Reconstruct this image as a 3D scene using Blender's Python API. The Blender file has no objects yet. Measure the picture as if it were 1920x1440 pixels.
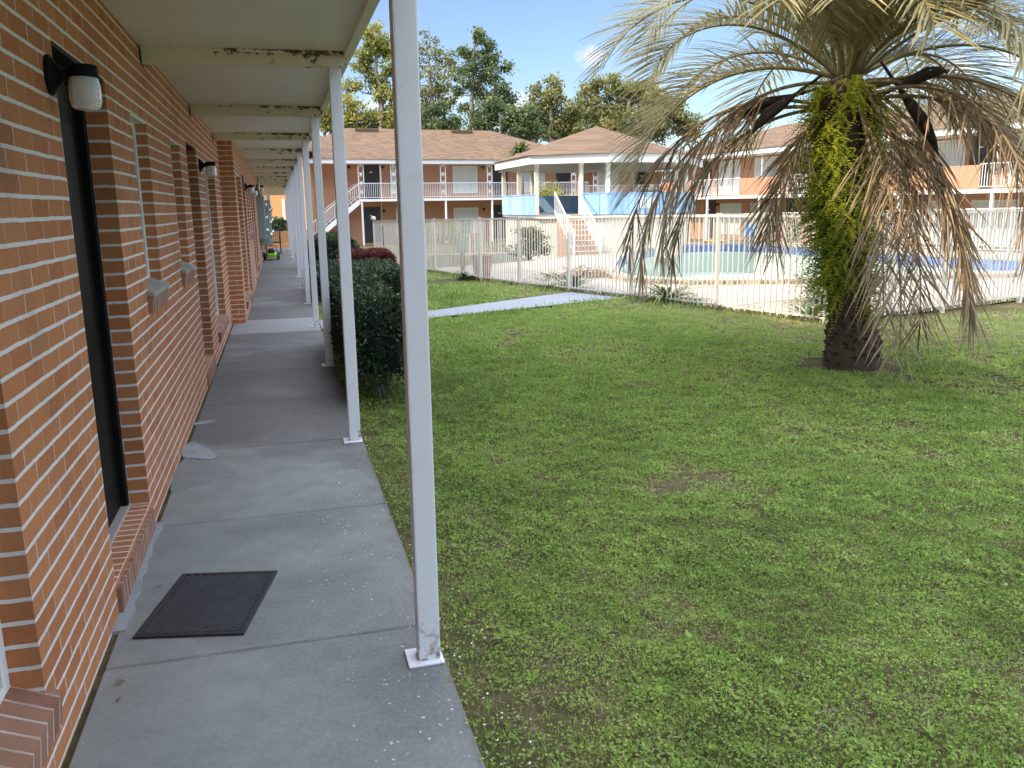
import bpy, bmesh, math, random
import numpy as np
from mathutils import Vector, Matrix, Quaternion

random.seed(7); RNG = np.random.default_rng(7)
scene = bpy.context.scene
COL = scene.collection
rad = math.radians

def zg(y):                       # the ground falls gently away beyond the near lawn
    return -0.015 * max(0.0, min(y, 62.0) - 13.0)
def zgv(y):
    return -0.015 * np.clip(np.minimum(y, 62.0) - 13.0, 0, None)

# ------------------------------------------------------------------ materials
class NT:
    def __init__(s, name):
        s.m = bpy.data.materials.new(name); s.m.use_nodes = True
        s.t = s.m.node_tree; s.t.nodes.clear()
        s.out = s.t.nodes.new('ShaderNodeOutputMaterial')
    def n(s, typ, **k):
        nd = s.t.nodes.new('ShaderNode' + typ)
        for a, v in k.items(): setattr(nd, a, v)
        return nd
    def l(s, a, b): s.t.links.new(a, b)
    def put(s, sock, v):
        if hasattr(v, 'is_output') or isinstance(v, bpy.types.NodeSocket): s.l(v, sock)
        else: sock.default_value = v
    def math(s, op, a, b=None, c=None, clamp=False):
        nd = s.n('Math', operation=op); nd.use_clamp = clamp
        s.put(nd.inputs[0], a)
        if b is not None: s.put(nd.inputs[1], b)
        if c is not None: s.put(nd.inputs[2], c)
        return nd.outputs[0]
    def mix(s, f, a, b, blend='MIX'):
        nd = s.n('Mix', data_type='RGBA', blend_type=blend)
        s.put(nd.inputs[0], f)
        s.put(nd.inputs[6], a if not isinstance(a, tuple) else (*a, 1)); s.put(nd.inputs[7], b if not isinstance(b, tuple) else (*b, 1))
        return nd.outputs[2]
    def ramp(s, f, stops, interp='LINEAR'):
        nd = s.n('ValToRGB'); cr = nd.color_ramp; cr.interpolation = interp
        while len(cr.elements) < len(stops): cr.elements.new(0.5)
        for e, (p, c) in zip(cr.elements, stops):
            e.position = p; e.color = (*c, 1) if len(c) == 3 else c
        s.put(nd.inputs[0], f); return nd.outputs[0]
    def coord(s, which='Object'):
        return s.n('TexCoord').outputs[which]
    def noise(s, scale, detail=3, rough=.55, vec=None, out=0):
        nd = s.n('TexNoise'); nd.inputs['Scale'].default_value = scale
        nd.inputs['Detail'].default_value = detail; nd.inputs['Roughness'].default_value = rough
        s.l(vec if vec is not None else s.coord(), nd.inputs['Vector'])
        return nd.outputs[out]
    def rng(s, v, a, b, c=0., d=1.):
        nd = s.n('MapRange'); s.put(nd.inputs[0], v)
        for i, x in zip((1, 2, 3, 4), (a, b, c, d)): nd.inputs[i].default_value = x
        return nd.outputs[0]
    def sep(s, v):
        nd = s.n('SeparateXYZ'); s.l(v, nd.inputs[0]); return nd.outputs
    def comb(s, x, y, z):
        nd = s.n('CombineXYZ')
        for i, v in enumerate((x, y, z)): s.put(nd.inputs[i], v)
        return nd.outputs[0]
    def bump(s, h, strength=.3, dist=.01):
        nd = s.n('Bump'); nd.inputs['Strength'].default_value = strength; nd.inputs['Distance'].default_value = dist
        s.put(nd.inputs['Height'], h); return nd.outputs[0]
    def bsdf(s, col, rough=.6, metal=0., normal=None, spec=.5, **k):
        p = s.n('BsdfPrincipled')
        s.put(p.inputs['Base Color'], (*col, 1) if isinstance(col, tuple) else col)
        s.put(p.inputs['Roughness'], rough); p.inputs['Metallic'].default_value = metal
        p.inputs['Specular IOR Level'].default_value = spec
        if normal is not None: s.l(normal, p.inputs['Normal'])
        for a, v in k.items(): s.put(p.inputs[a.replace('_', ' ')], v)
        return p
    def done(s, sh):
        s.l(sh.outputs[0] if hasattr(sh, 'outputs') else sh, s.out.inputs[0]); return s.m

MAT = {}
def simple(name, col, rough=.5, metal=0., var=.12, scale=8., bump=.0, spec=.5):
    t = NT(name); nz = t.noise(scale, 4)
    c = t.mix(nz, tuple(x * (1 - var) for x in col), tuple(min(1, x * (1 + var)) for x in col))
    nrm = t.bump(t.noise(scale * 8, 3), bump, .004) if bump else None
    MAT[name] = t.done(t.bsdf(c, rough, metal, nrm, spec)); return MAT[name]

def face_uv(t):
    """(u along the wall, v up) from object coordinates, chosen by the face's own direction"""
    o = t.sep(t.coord()); n = t.sep(t.coord('Normal'))
    ax = t.math('GREATER_THAN', t.math('ABSOLUTE', n[0]), .7)
    az = t.math('GREATER_THAN', t.math('ABSOLUTE', n[2]), .7)
    u = t.math('ADD', t.math('MULTIPLY', o[1], ax), t.math('MULTIPLY', o[0], t.math('SUBTRACT', 1, ax)))
    v = t.math('ADD', t.math('MULTIPLY', o[1], az), t.math('MULTIPLY', o[2], t.math('SUBTRACT', 1, az)))
    return u, v, o

def brick(name, stops, mortar, bw=.2032, bh=.0677, vthin=.022, hth=.15, rowlock=False, soot=True, bumpy=.55, vert_strength=.55):
    t = NT(name); u, v, o = face_uv(t)
    wob = t.noise(9, 2); wob2 = t.noise(35, 2)
    v = t.math('ADD', v, t.math('MULTIPLY', t.math('SUBTRACT', wob, .5), .006))
    v = t.math('ADD', v, t.math('MULTIPLY', t.math('SUBTRACT', wob2, .5), .004))
    u = t.math('ADD', u, t.math('MULTIPLY', t.math('SUBTRACT', wob2, .5), .006))
    if rowlock:
        u = t.math('ADD', o[1], t.math('MULTIPLY', t.math('SUBTRACT', wob2, .5), .006)); v = t.math('ADD', t.math('MULTIPLY', o[0], 0.), .5); bw, bh = bh, 5.0
    row = t.math('FLOOR', t.math('DIVIDE', v, bh))
    fz = t.math('FRACT', t.math('DIVIDE', v, bh))
    uu = t.math('ADD', t.math('DIVIDE', u, bw), t.math('MULTIPLY', .5, t.math('MODULO', t.math('ABSOLUTE', row), 2)))
    fu = t.math('FRACT', uu); cu = t.math('FLOOR', uu)
    wn = t.n('TexWhiteNoise', noise_dimensions='2D'); t.l(t.comb(cu, row, 0), wn.inputs['Vector'])
    rnd = wn.outputs['Value']
    hm = t.math('LESS_THAN', t.math('ABSOLUTE', t.math('SUBTRACT', fz, .5)), .5 - hth / 2)     # 1 inside brick
    edge = vthin * (.2032 / bw) if not rowlock else .07
    vm = t.math('LESS_THAN', t.math('ABSOLUTE', t.math('SUBTRACT', fu, .5)), .5 - edge)
    vgap = t.math('MULTIPLY', t.math('SUBTRACT', 1, vm), t.rng(t.noise(3.1, 2), .38, .62, vert_strength * .4, min(1, vert_strength * 1.7)))
    inside = t.math('MULTIPLY', hm if not rowlock else 1.0, t.math('SUBTRACT', 1, vgap), clamp=True)
    tone = t.math('ADD', t.math('MULTIPLY', rnd, .55), t.math('MULTIPLY', t.noise(14, 4, .65), .5))
    bc = t.ramp(tone, stops)
    bc = t.mix(t.rng(t.noise(120, 3, .7), .35, .75), bc, (.35, .30, .26), 'MULTIPLY') if False else bc
    spk = t.rng(t.noise(160, 2, .7), .55, .8, 0, .35)
    bc = t.mix(spk, bc, (.09, .05, .035))
    mc = t.mix(t.noise(25, 3), tuple(x * .8 for x in mortar), mortar)
    c = t.mix(inside, mc, bc)
    if soot:
        st = t.rng(t.noise(1.3, 4, .6), .56, .78, 0, .5)
        c = t.mix(st, c, (.12, .085, .06))
    h = t.math('ADD', t.math('MULTIPLY', inside, 1.), t.math('MULTIPLY', t.noise(90, 3), .35))
    MAT[name] = t.done(t.bsdf(c, t.rng(t.noise(40), .3, .7, .72, .92), 0, t.bump(h, bumpy, .008), .35))
    return MAT[name]

BR = [(.0, (.34, .112, .042)), (.35, (.44, .162, .060)), (.65, (.51, .205, .080)), (1., (.42, .172, .085))]
brick('brick_orange', BR, (.80, .755, .73), vert_strength=.42, hth=.185)
brick('brick_rowlock', [(0, (.19, .085, .06)), (.5, (.29, .14, .09)), (1, (.36, .19, .12))], (.66, .60, .57), rowlock=True, soot=False)
brick('brick_far', [(0, (.40, .17, .09)), (.5, (.50, .24, .13)), (1, (.44, .22, .14))], (.58, .48, .40), bumpy=.3, hth=.13, soot=False)
simple('stucco_orange', (.52, .26, .11), .9, var=.1, scale=1.5, bump=.2)

def concrete_walk():
    t = NT('concrete_walk'); o = t.sep(t.coord('Object'))
    slab = t.math('FLOOR', t.math('DIVIDE', t.math('SUBTRACT', o[1], 3.02), 1.425))
    wn = t.n('TexWhiteNoise', noise_dimensions='1D'); t.l(slab, wn.inputs['W'])
    big = t.noise(1.1, 5, .6); mid = t.noise(4.5, 5, .65); fine = t.noise(60, 4, .7); grit = t.noise(220, 2, .6)
    base = t.mix(t.rng(mid, .25, .75), (.170, .184, .178), (.262, .278, .266))
    base = t.mix(t.rng(wn.outputs['Value'], 0, 1, 0, .35), base, (.16, .16, .158))
    # damp, mildewed patches (own shape, mostly towards the open side)
    side = t.rng(o[0], -.6, .5, -.08, .20)
    stain = t.rng(t.math('ADD', big, side), .46, .70, 0, .8)
    base = t.mix(stain, base, (.115, .115, .112))
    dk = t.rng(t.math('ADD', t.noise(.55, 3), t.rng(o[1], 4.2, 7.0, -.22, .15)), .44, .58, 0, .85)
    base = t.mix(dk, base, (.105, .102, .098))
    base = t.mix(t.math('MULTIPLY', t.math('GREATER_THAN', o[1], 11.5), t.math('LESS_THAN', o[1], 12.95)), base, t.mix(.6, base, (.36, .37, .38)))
    base = t.mix(t.rng(fine, .35, .7, .0, .25), base, (.40, .40, .39))
    base = t.mix(t.rng(grit, .62, .75, 0, .5), base, (.10, .10, .10))
    # splashes of white paint along the post line
    vor = t.n('TexVoronoi', feature='F1'); vor.inputs['Scale'].default_value = 42
    wv = t.n('VectorMath', operation='MULTIPLY_ADD'); t.l(t.noise(38, 3, .7, None, 1), wv.inputs[0]); wv.inputs[1].default_value = (.035, .035, .035); t.l(t.coord(), wv.inputs[2]); t.l(wv.outputs[0], vor.inputs['Vector'])
    wnz = t.sep(vor.outputs['Color'])
    dots = t.math('LESS_THAN', vor.outputs['Distance'], t.math('MULTIPLY', t.math('SUBTRACT', wnz[0], .45), .42))
    near = t.rng(t.math('ADD', o[0], t.math('MULTIPLY', t.noise(2.3, 2), .35)), .10, .55, .0, 1.)
    spl = t.math('MULTIPLY', dots, t.math('GREATER_THAN', t.math('ADD', near, t.math('MULTIPLY', wnz[1], .6)), .70))
    base = t.mix(t.math('MULTIPLY', spl, .55), base, (.72, .74, .76))
    rough = t.rng(big, .3, .7, .62, .88)
    h = t.math('ADD', t.math('MULTIPLY', fine, .6), grit)
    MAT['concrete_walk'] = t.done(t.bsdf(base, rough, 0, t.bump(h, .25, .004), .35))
concrete_walk()
def concrete(name, a, b, stain, sc=1.):
    t = NT(name)
    c = t.mix(t.noise(2.5 * sc, 5, .65), a, b)
    c = t.mix(t.rng(t.noise(.5 * sc, 5, .6), .5, .68, 0, .5), c, stain)
    c = t.mix(t.rng(t.noise(70, 3, .7), .5, .75, 0, .4), c, tuple(x * .6 for x in a))
    MAT[name] = t.done(t.bsdf(c, .85, 0, t.bump(t.noise(90, 3), .2, .004), .3))
concrete('concrete_path', (.25, .265, .29), (.33, .345, .37), (.20, .21, .225))
concrete('concrete_deck', (.38, .305, .235), (.46, .375, .295), (.28, .215, .16))
concrete('concrete_patch', (.25, .275, .30), (.37, .395, .42), (.19, .20, .21), 9)
concrete('skim', (.18, .192, .19), (.275, .29, .285), (.15, .155, .15), 4)
concrete('sill_cap', (.30, .27, .24), (.44, .40, .36), (.20, .16, .13), 6)

def painted(name, col, rust=.0, dirt=.3, rough=.42, chips=.0, foot=False):
    t = NT(name); o = t.sep(t.coord())
    c = t.mix(t.noise(3, 4), tuple(x * .93 for x in col), col)
    c = t.mix(t.rng(t.noise(7, 5, .7), .55, .8, 0, dirt), c, (.38, .35, .30))
    sp = t.rng(t.noise(70, 3, .8), .68, .74, 0, .7)
    c = t.mix(t.math('MULTIPLY', sp, t.rng(t.noise(2.2, 2), .45, .7)), c, (.16, .12, .09))
    if rust:
        c = t.mix(t.rng(t.noise(16, 5, .75), .60, .66, 0, rust), c, (.17, .065, .022))
    if foot:
        ft = t.math('ADD', t.rng(o[2], 0., .20, .22, 0.), t.noise(22, 5, .75))
        c = t.mix(t.rng(ft, .66, .80, 0, .85), c, (.20, .13, .085)); c = t.mix(t.rng(ft, .80, .88, 0, .9), c, (.09, .04, .02))
        ch = t.rng(t.noise(19, 4, .8), .68, .71, 0, .75); c = t.mix(t.math('MULTIPLY', ch, t.rng(t.noise(1.7, 2), .42, .6)), c, (.30, .29, .28))
    MAT[name] = t.done(t.bsdf(c, rough, 0, t.bump(t.noise(45, 3), .12, .003), .4))
painted('post_white', (.74, .75, .78), dirt=.3, foot=True)
painted('plate_paint', (.76, .78, .82), rust=.25, dirt=.3)
painted('white_trim', (.80, .80, .79), dirt=.2)
painted('white_fence', (.72, .68, .60), rust=.55, dirt=.3)
painted('cream_trim', (.72, .67, .56), dirt=.3)
painted('gazebo_cream', (.74, .70, .60), dirt=.25)

def soffit():
    t = NT('soffit'); o = t.sep(t.coord())
    c = t.mix(t.noise(1.6, 4), (.76, .72, .61), (.84, .80, .69))
    c = t.mix(t.rng(t.noise(5, 5, .7), .58, .8, 0, .35), c, (.36, .27, .17))
    MAT['soffit'] = t.done(t.bsdf(c, .4, 0, t.bump(t.noise(14, 3), .15, .006), .4))
    t = NT('beam_paint'); o = t.sep(t.coord())
    c = t.mix(t.noise(3, 4), (.70, .66, .54), (.80, .76, .64))
    # rust breaks out along the upper edge of the flange, mostly at the open end
    edge = t.rng(o[2], 2.495, 2.535, 0., .16)
    x = t.rng(o[0], -.7, .5, -.10, .11)
    r = t.math('ADD', t.math('ADD', t.noise(11, 5, .7), edge), x)
    c = t.mix(t.rng(r, .62, .67, 0, .95), c, t.ramp(t.noise(40, 3), [(.3, (.03, .015, .010)), (.7, (.16, .06, .02))]))
    MAT['beam_paint'] = t.done(t.bsdf(c, .5, 0, t.bump(t.noise(14, 3), .2, .006), .4))
soffit()

simple('black_paint', (.006, .0065, .007), .5, var=.3, scale=4, spec=.12)
simple('dark_metal', (.02, .02, .022), .4, metal=.3)
simple('door_far', (.025, .024, .028), .45)
simple('soil', (.055, .038, .026), 1., var=.5, scale=30, bump=.6)
simple('rubber', (.021, .021, .024), .75, var=.35, scale=20, bump=.3)
simple('rubber_worn', (.052, .052, .056), .8, var=.5, scale=14)
simple('plate_white', (.75, .75, .70), .4)
simple('brass', (.55, .42, .18), .3, metal=1.)
simple('steel', (.55, .56, .58), .3, metal=1.)
simple('meter_green', (.27, .33, .31), .45, var=.15)
simple('lime', (.30, .62, .03), .35, var=.1)
simple('tyre', (.015, .015, .016), .8)
simple('pale_wood', (.22, .12, .055), .7, var=.25, scale=6)
simple('terracotta', (.36, .17, .115), .85, var=.2, scale=5, bump=.2)
simple('step_tan', (.42, .27, .19), .85, var=.15)
simple('utility_green', (.16, .27, .16), .5)
simple('yellow_plastic', (.62, .44, .10), .4)
simple('blue_plastic', (.10, .36, .68), .4)
simple('bucket_white', (.66, .66, .66), .4)
simple('pool_plaster', (.44, .53, .47), .6, var=.1, scale=1.2)
simple('bract', (.035, .02, .014), .6, var=.4, scale=12)
simple('vent_brown', (.10, .055, .03), .8)
simple('grey_moss', (.42, .43, .38), 1.)
def glass_dark():
    t = NT('window_glass'); MAT['window_glass'] = t.done(t.bsdf(t.mix(t.noise(1.2), (.02, .025, .03), (.05, .06, .07)), .06, 0, None, .8))
    t = NT('blind')
    o = t.sep(t.coord()); f = t.math('FRACT', t.math('MULTIPLY', o[2], 38))
    MAT['blind'] = t.done(t.bsdf(t.mix(t.rng(f, .0, .25), (.40, .40, .37), (.66, .66, .62)), .4, 0, t.bump(f, .4, .01), .5))
    t = NT('curtain')
    o = t.sep(t.coord()); f = t.math('SINE', t.math('MULTIPLY', t.math('ADD', o[0], o[1]), 70))
    MAT['curtain'] = t.done(t.bsdf(t.mix(t.rng(f, -1, 1), (.58, .62, .58), (.74, .76, .71)), .6, 0, t.bump(f, .4, .02), .4))
    t = NT('jar_glass')
    p = t.bsdf((.90, .90, .92), .3, 0, None, .5, Transmission_Weight=.5, IOR=1.25)
    MAT['jar_glass'] = t.done(p)
    t = NT('bulb'); MAT['bulb'] = t.done(t.bsdf((.80, .70, .55), .3))
glass_dark()
def blue_boards():
    t = NT('blue_boards'); o = t.sep(t.coord())
    u = t.math('ADD', o[0], o[1]); k = t.math('FLOOR', t.math('DIVIDE', u, .30)); f = t.math('FRACT', t.math('DIVIDE', u, .30))
    wn = t.n('TexWhiteNoise', noise_dimensions='1D'); t.l(k, wn.inputs['W'])
    c = t.ramp(wn.outputs['Value'], [(0, (.24, .42, .62)), (.5, (.30, .48, .68)), (1, (.37, .54, .72))])
    c = t.mix(t.math('LESS_THAN', f, .05), c, (.06, .20, .40))
    c = t.mix(t.rng(t.noise(3, 4), .5, .8, 0, .4), c, (.50, .62, .72))
    MAT['blue_boards'] = t.done(t.bsdf(c, .6))
    t = NT('pool_tile'); o = t.sep(t.coord())
    ang = t.math('ADD', o[0], o[1])
    f = t.math('MINIMUM', t.math('FRACT', t.math('MULTIPLY', ang, 3.5)), t.math('FRACT', t.math('MULTIPLY', o[2], 6.6)))
    wn = t.n('TexWhiteNoise', noise_dimensions='2D'); t.l(t.comb(t.math('FLOOR', t.math('MULTIPLY', ang, 3.5)), t.math('FLOOR', t.math('MULTIPLY', o[2], 6.6)), 0), wn.inputs['Vector'])
    c = t.ramp(wn.outputs['Value'], [(0, (.07, .12, .30)), (1, (.12, .20, .44))])
    c = t.mix(t.math('LESS_THAN', f, .06), c, (.30, .34, .42))
    MAT['pool_tile'] = t.done(t.bsdf(c, .25))
blue_boards()
def shingles():
    t = NT('shingle'); o = t.sep(t.coord())
    f = t.math('FRACT', t.math('MULTIPLY', o[2], 14.))
    row = t.math('FLOOR', t.math('MULTIPLY', o[2], 14.))
    k = t.math('FLOOR', t.math('MULTIPLY', t.math('ADD', t.math('ADD', o[0], o[1]), t.math('MULTIPLY', row, .37)), 3.2))
    wn = t.n('TexWhiteNoise', noise_dimensions='2D'); t.l(t.comb(k, row, 0), wn.inputs['Vector'])
    c = t.ramp(wn.outputs['Value'], [(0, (.115, .070, .040)), (.5, (.152, .094, .053)), (1, (.19, .12, .069))])
    c = t.mix(t.rng(t.noise(.5, 4), .42, .7, 0, .5), c, (.12, .088, .07))
    c = t.mix(t.math('LESS_THAN', f, .16), c, (.08, .055, .042))
    MAT['shingle'] = t.done(t.bsdf(c, .9, 0, t.bump(f, .3, .02), .2))
shingles()
def ground_mat():
    t = NT('ground')
    c = t.ramp(t.noise(1.7, 6, .7), [(.30, (.085, .090, .034)), (.5, (.13, .115, .052)), (.68, (.21, .155, .09))])
    c = t.mix(t.rng(t.noise(14, 5, .75), .42, .66, 0, .75), c, (.060, .043, .030))
    c = t.mix(t.rng(t.noise(70, 3, .7), .5, .7, 0, .6), c, (.05, .08, .018))
    MAT['ground'] = t.done(t.bsdf(c, 1., 0, t.bump(t.noise(60, 5, .7), .8, .02), .1))
ground_mat()
def bark(name, a, b, sc=1.):
    t = NT(name); v = t.coord(); mp = t.n('Mapping'); mp.inputs['Scale'].default_value = (1, 1, .25); t.l(v, mp.inputs[0])
    nz = t.noise(10 * sc, 5, .7, mp.outputs[0])
    MAT[name] = t.done(t.bsdf(t.mix(nz, a, b), .95, 0, t.bump(nz, .8, .03), .15))
bark('bark_grey', (.10, .085, .07), (.28, .25, .21))
bark('bark_palm', (.028, .02, .016), (.20, .145, .11), 2.5)
def foliage(name, stops, trans=.3, rough=.55, spec=.3):
    t = NT(name); a = t.n('Attribute', attribute_name='tint')
    c = t.ramp(a.outputs['Fac'], stops)
    p = t.bsdf(c, rough, 0, None, spec)
    tr = t.n('BsdfTranslucent'); t.l(c, tr.inputs[0])
    mx = t.n('MixShader'); mx.inputs[0].default_value = trans
    t.l(p.outputs[0], mx.inputs[1]); t.l(tr.outputs[0], mx.inputs[2])
    MAT[name] = t.done(mx)
foliage('grass_leaf', [(0, (.145, .21, .052)), (.3, (.27, .395, .088)), (.55, (.385, .52, .12)), (.72, (.52, .585, .165)), (.8, (.42, .32, .19)), (1, (.62, .51, .34))], .42, .7, .15)
foliage('grass_tuft', [(0, (.13, .22, .05)), (.6, (.26, .40, .08)), (1, (.42, .42, .16))], .4, .6, .2)
foliage('hedge_leaf', [(0, (.012, .028, .014)), (.6, (.035, .075, .030)), (.9, (.07, .12, .045)), (1, (.18, .13, .05))], .2, .38, .45)
foliage('red_leaf', [(0, (.06, .015, .015)), (1, (.24, .07, .05))], .25)
foliage('round_leaf', [(0, (.03, .06, .025)), (1, (.11, .16, .06))], .25)
foliage('tree_yellow', [(0, (.10, .13, .035)), (.5, (.26, .27, .06)), (1, (.50, .40, .07))], .35)
foliage('tree_olive', [(0, (.07, .088, .03)), (.5, (.19, .20, .068)), (1, (.36, .31, .10))], .35)
foliage('tree_dark', [(0, (.045, .072, .032)), (.6, (.12, .165, .06)), (1, (.25, .26, .09))], .3)
foliage('tree_grey', [(0, (.10, .09, .06)), (.5, (.16, .15, .10)), (1, (.26, .22, .10))], .3)
foliage('frond_live', [(0, (.13, .145, .065)), (.45, (.30, .275, .135)), (1, (.58, .47, .26))], .45, .45, .4)
foliage('frond_dead', [(0, (.13, .09, .06)), (.45, (.36, .265, .17)), (1, (.62, .49, .33))], .25, .7, .2)
foliage('fern_leaf', [(0, (.08, .12, .015)), (.45, (.26, .33, .03)), (1, (.58, .58, .05))], .35, .5)
foliage('spiky_leaf', [(0, (.05, .08, .03)), (.6, (.13, .18, .06)), (1, (.34, .33, .09))], .25)
foliage('weed_leaf', [(0, (.06, .07, .02)), (.6, (.16, .17, .05)), (1, (.30, .22, .10))], .25)
foliage('dry_leaf', [(0, (.16, .10, .06)), (1, (.40, .29, .18))], .2, .8, .1)

# ------------------------------------------------------------------ mesh helpers
def mesh_np(name, V, F, mat, tint=None, smooth=False):
    me = bpy.data.meshes.new(name); V = np.asarray(V, np.float32); F = np.asarray(F, np.int32)
    k = F.shape[1]
    me.vertices.add(len(V)); me.vertices.foreach_set('co', V.ravel())
    me.loops.add(F.size); me.loops.foreach_set('vertex_index', F.ravel())
    me.polygons.add(len(F)); me.polygons.foreach_set('loop_start', np.arange(0, F.size, k, dtype=np.int32))
    me.polygons.foreach_set('loop_total', np.full(len(F), k, np.int32))
    if smooth: me.polygons.foreach_set('use_smooth', np.ones(len(F), bool))
    me.update(calc_edges=True)
    if tint is not None:
        at = me.attributes.new('tint', 'FLOAT', 'FACE'); at.data.foreach_set('value', np.asarray(tint, np.float32))
    me.materials.append(MAT[mat])
    return me
def link(name, me, parent=None, loc=None):
    o = bpy.data.objects.new(name, me); COL.objects.link(o)
    if parent is not None: o.parent = parent
    if loc is not None: o.location = loc
    return o
def empty(name, loc=(0, 0, 0), rz=0.):
    o = bpy.data.objects.new(name, None); COL.objects.link(o); o.location = loc; o.rotation_euler = (0, 0, rz)
    o.empty_display_size = .2; return o
def tag(o, label=None, cat=None, group=None, kind=None):
    if label: o['label'] = label
    if cat: o['category'] = cat
    if group: o['group'] = group
    if kind: o['kind'] = kind
    return o

class MB:
    def __init__(s): s.v = []; s.f = []; s.sm = []
    def add(s, vs, fs, smooth=False):
        b = len(s.v); s.v += [tuple(v) for v in vs]; s.f += [tuple(b + i for i in f) for f in fs]; s.sm += [smooth] * len(fs); return s
    def box(s, x0, x1, y0, y1, z0, z1, M=None):
        vs = [Vector((x, y, z)) for z in (z0, z1) for y in (y0, y1) for x in (x0, x1)]
        if M is not None: vs = [M @ v for v in vs]
        return s.add(vs, [(0, 2, 3, 1), (4, 5, 7, 6), (0, 1, 5, 4), (2, 6, 7, 3), (0, 4, 6, 2), (1, 3, 7, 5)])
    def bar(s, p0, p1, w, h=None, up=(0, 0, 1)):
        p0, p1 = Vector(p0), Vector(p1); h = h or w; d = (p1 - p0).normalized(); up = Vector(up)
        if abs(d.dot(up)) > .98: up = Vector((0, 1, 0))
        a = d.cross(up).normalized() * w / 2; b = a.cross(d).normalized() * h / 2
        vs = [p + i * a + j * b for p in (p0, p1) for i, j in ((-1, -1), (1, -1), (1, 1), (-1, 1))]
        return s.add(vs, [(3, 2, 1, 0), (4, 5, 6, 7), (0, 1, 5, 4), (1, 2, 6, 5), (2, 3, 7, 6), (3, 0, 4, 7)])
    def tube(s, pts, r, n=8, smooth=True):
        pts = [Vector(p) for p in pts]; rs = r if hasattr(r, '__len__') else [r] * len(pts)
        rings = []; prev = None
        for i, p in enumerate(pts):
            d = (pts[min(i + 1, len(pts) - 1)] - pts[max(i - 1, 0)]).normalized()
            a = prev - d * prev.dot(d) if prev is not None else d.orthogonal()
            a = a.normalized(); prev = a; b = d.cross(a)
            rings.append([p + (a * math.cos(2 * math.pi * k / n) + b * math.sin(2 * math.pi * k / n)) * rs[i] for k in range(n)])
        vs = [v for ring in rings for v in ring]
        fs = [(i * n + k, i * n + (k + 1) % n, (i + 1) * n + (k + 1) % n, (i + 1) * n + k) for i in range(len(pts) - 1) for k in range(n)]
        s.add(vs, fs, smooth)
        s.f += [tuple(len(s.v) - len(vs) + k for k in reversed(range(n))), tuple(len(s.v) - n + k for k in range(n))]; s.sm += [False, False]
        return s
    def lathe(s, prof, n=24, M=None, smooth=True):
        vs = []; fs = []
        for (r, z) in prof:
            for k in range(n):
                v = Vector((r * math.cos(2 * math.pi * k / n), r * math.sin(2 * math.pi * k / n), z)); vs.append(M @ v if M is not None else v)
        m = len(prof)
        fs = [(i * n + k, i * n + (k + 1) % n, (i + 1) * n + (k + 1) % n, (i + 1) * n + k) for i in range(m - 1) for k in range(n)]
        return s.add(vs, fs, smooth)
    def poly(s, vs): return s.add(vs, [tuple(range(len(vs)))])
    def prism(s, pts, z0, z1):
        n = len(pts); z0f = z0 if callable(z0) else (lambda x, y: z0); z1f = z1 if callable(z1) else (lambda x, y: z1)
        vs = [(x, y, z0f(x, y)) for x, y in pts] + [(x, y, z1f(x, y)) for x, y in pts]
        return s.add(vs, [tuple(reversed(range(n))), tuple(range(n, 2 * n))] + [(i, (i + 1) % n, n + (i + 1) % n, n + i) for i in range(n)])
    def build(s, name, mat, parent=None, bevel=0., seg=1):
        me = bpy.data.meshes.new(name); me.from_pydata(s.v, [], s.f)
        me.polygons.foreach_set('use_smooth', s.sm)
        if bevel:
            bm = bmesh.new(); bm.from_mesh(me); bmesh.ops.recalc_face_normals(bm, faces=bm.faces)
            es = [e for e in bm.edges if len(e.link_faces) == 2 and e.calc_face_angle(0) > .5]
            bmesh.ops.bevel(bm, geom=es, offset=bevel, segments=seg, affect='EDGES', profile=.6); bm.to_mesh(me); bm.free()
        me.update()
        if isinstance(mat, str): mat = MAT[mat]
        me.materials.append(mat)
        return link(name, me, parent)

def unit(v): return v / np.maximum(np.linalg.norm(v, axis=-1, keepdims=True), 1e-9)
def leaves(name, P, axis, L, W, mat, tint, normal=None, fold=.0):
    """one kite-shaped leaf per row of P"""
    P = np.asarray(P, float); n = len(P); axis = unit(axis)
    L = np.broadcast_to(L, (n,))[:, None]; W = np.broadcast_to(W, (n,))[:, None]
    if normal is None: normal = RNG.normal(size=(n, 3))
    side = unit(np.cross(axis, normal)); nn = np.cross(side, axis)
    V = np.stack([P, P + axis * L * .45 + side * W / 2 + nn * fold * W, P + axis * L, P + axis * L * .45 - side * W / 2 + nn * fold * W], 1).reshape(-1, 3)
    F = np.arange(4 * n).reshape(n, 4)
    return mesh_np(name, V, F, mat, tint)
def vnoise(x, y, s, seed=0):
    g = np.random.default_rng(seed).random((97, 97)); x = x * s + 31.7; y = y * s + 17.3
    xi = np.floor(x).astype(int); yi = np.floor(y).astype(int); fx = x - xi; fy = y - yi
    fx = fx * fx * (3 - 2 * fx); fy = fy * fy * (3 - 2 * fy)
    a = g[xi % 97, yi % 97]; b = g[(xi + 1) % 97, yi % 97]; c = g[xi % 97, (yi + 1) % 97]; d = g[(xi + 1) % 97, (yi + 1) % 97]
    return (a * (1 - fx) + b * fx) * (1 - fy) + (c * (1 - fx) + d * fx) * fy

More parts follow.
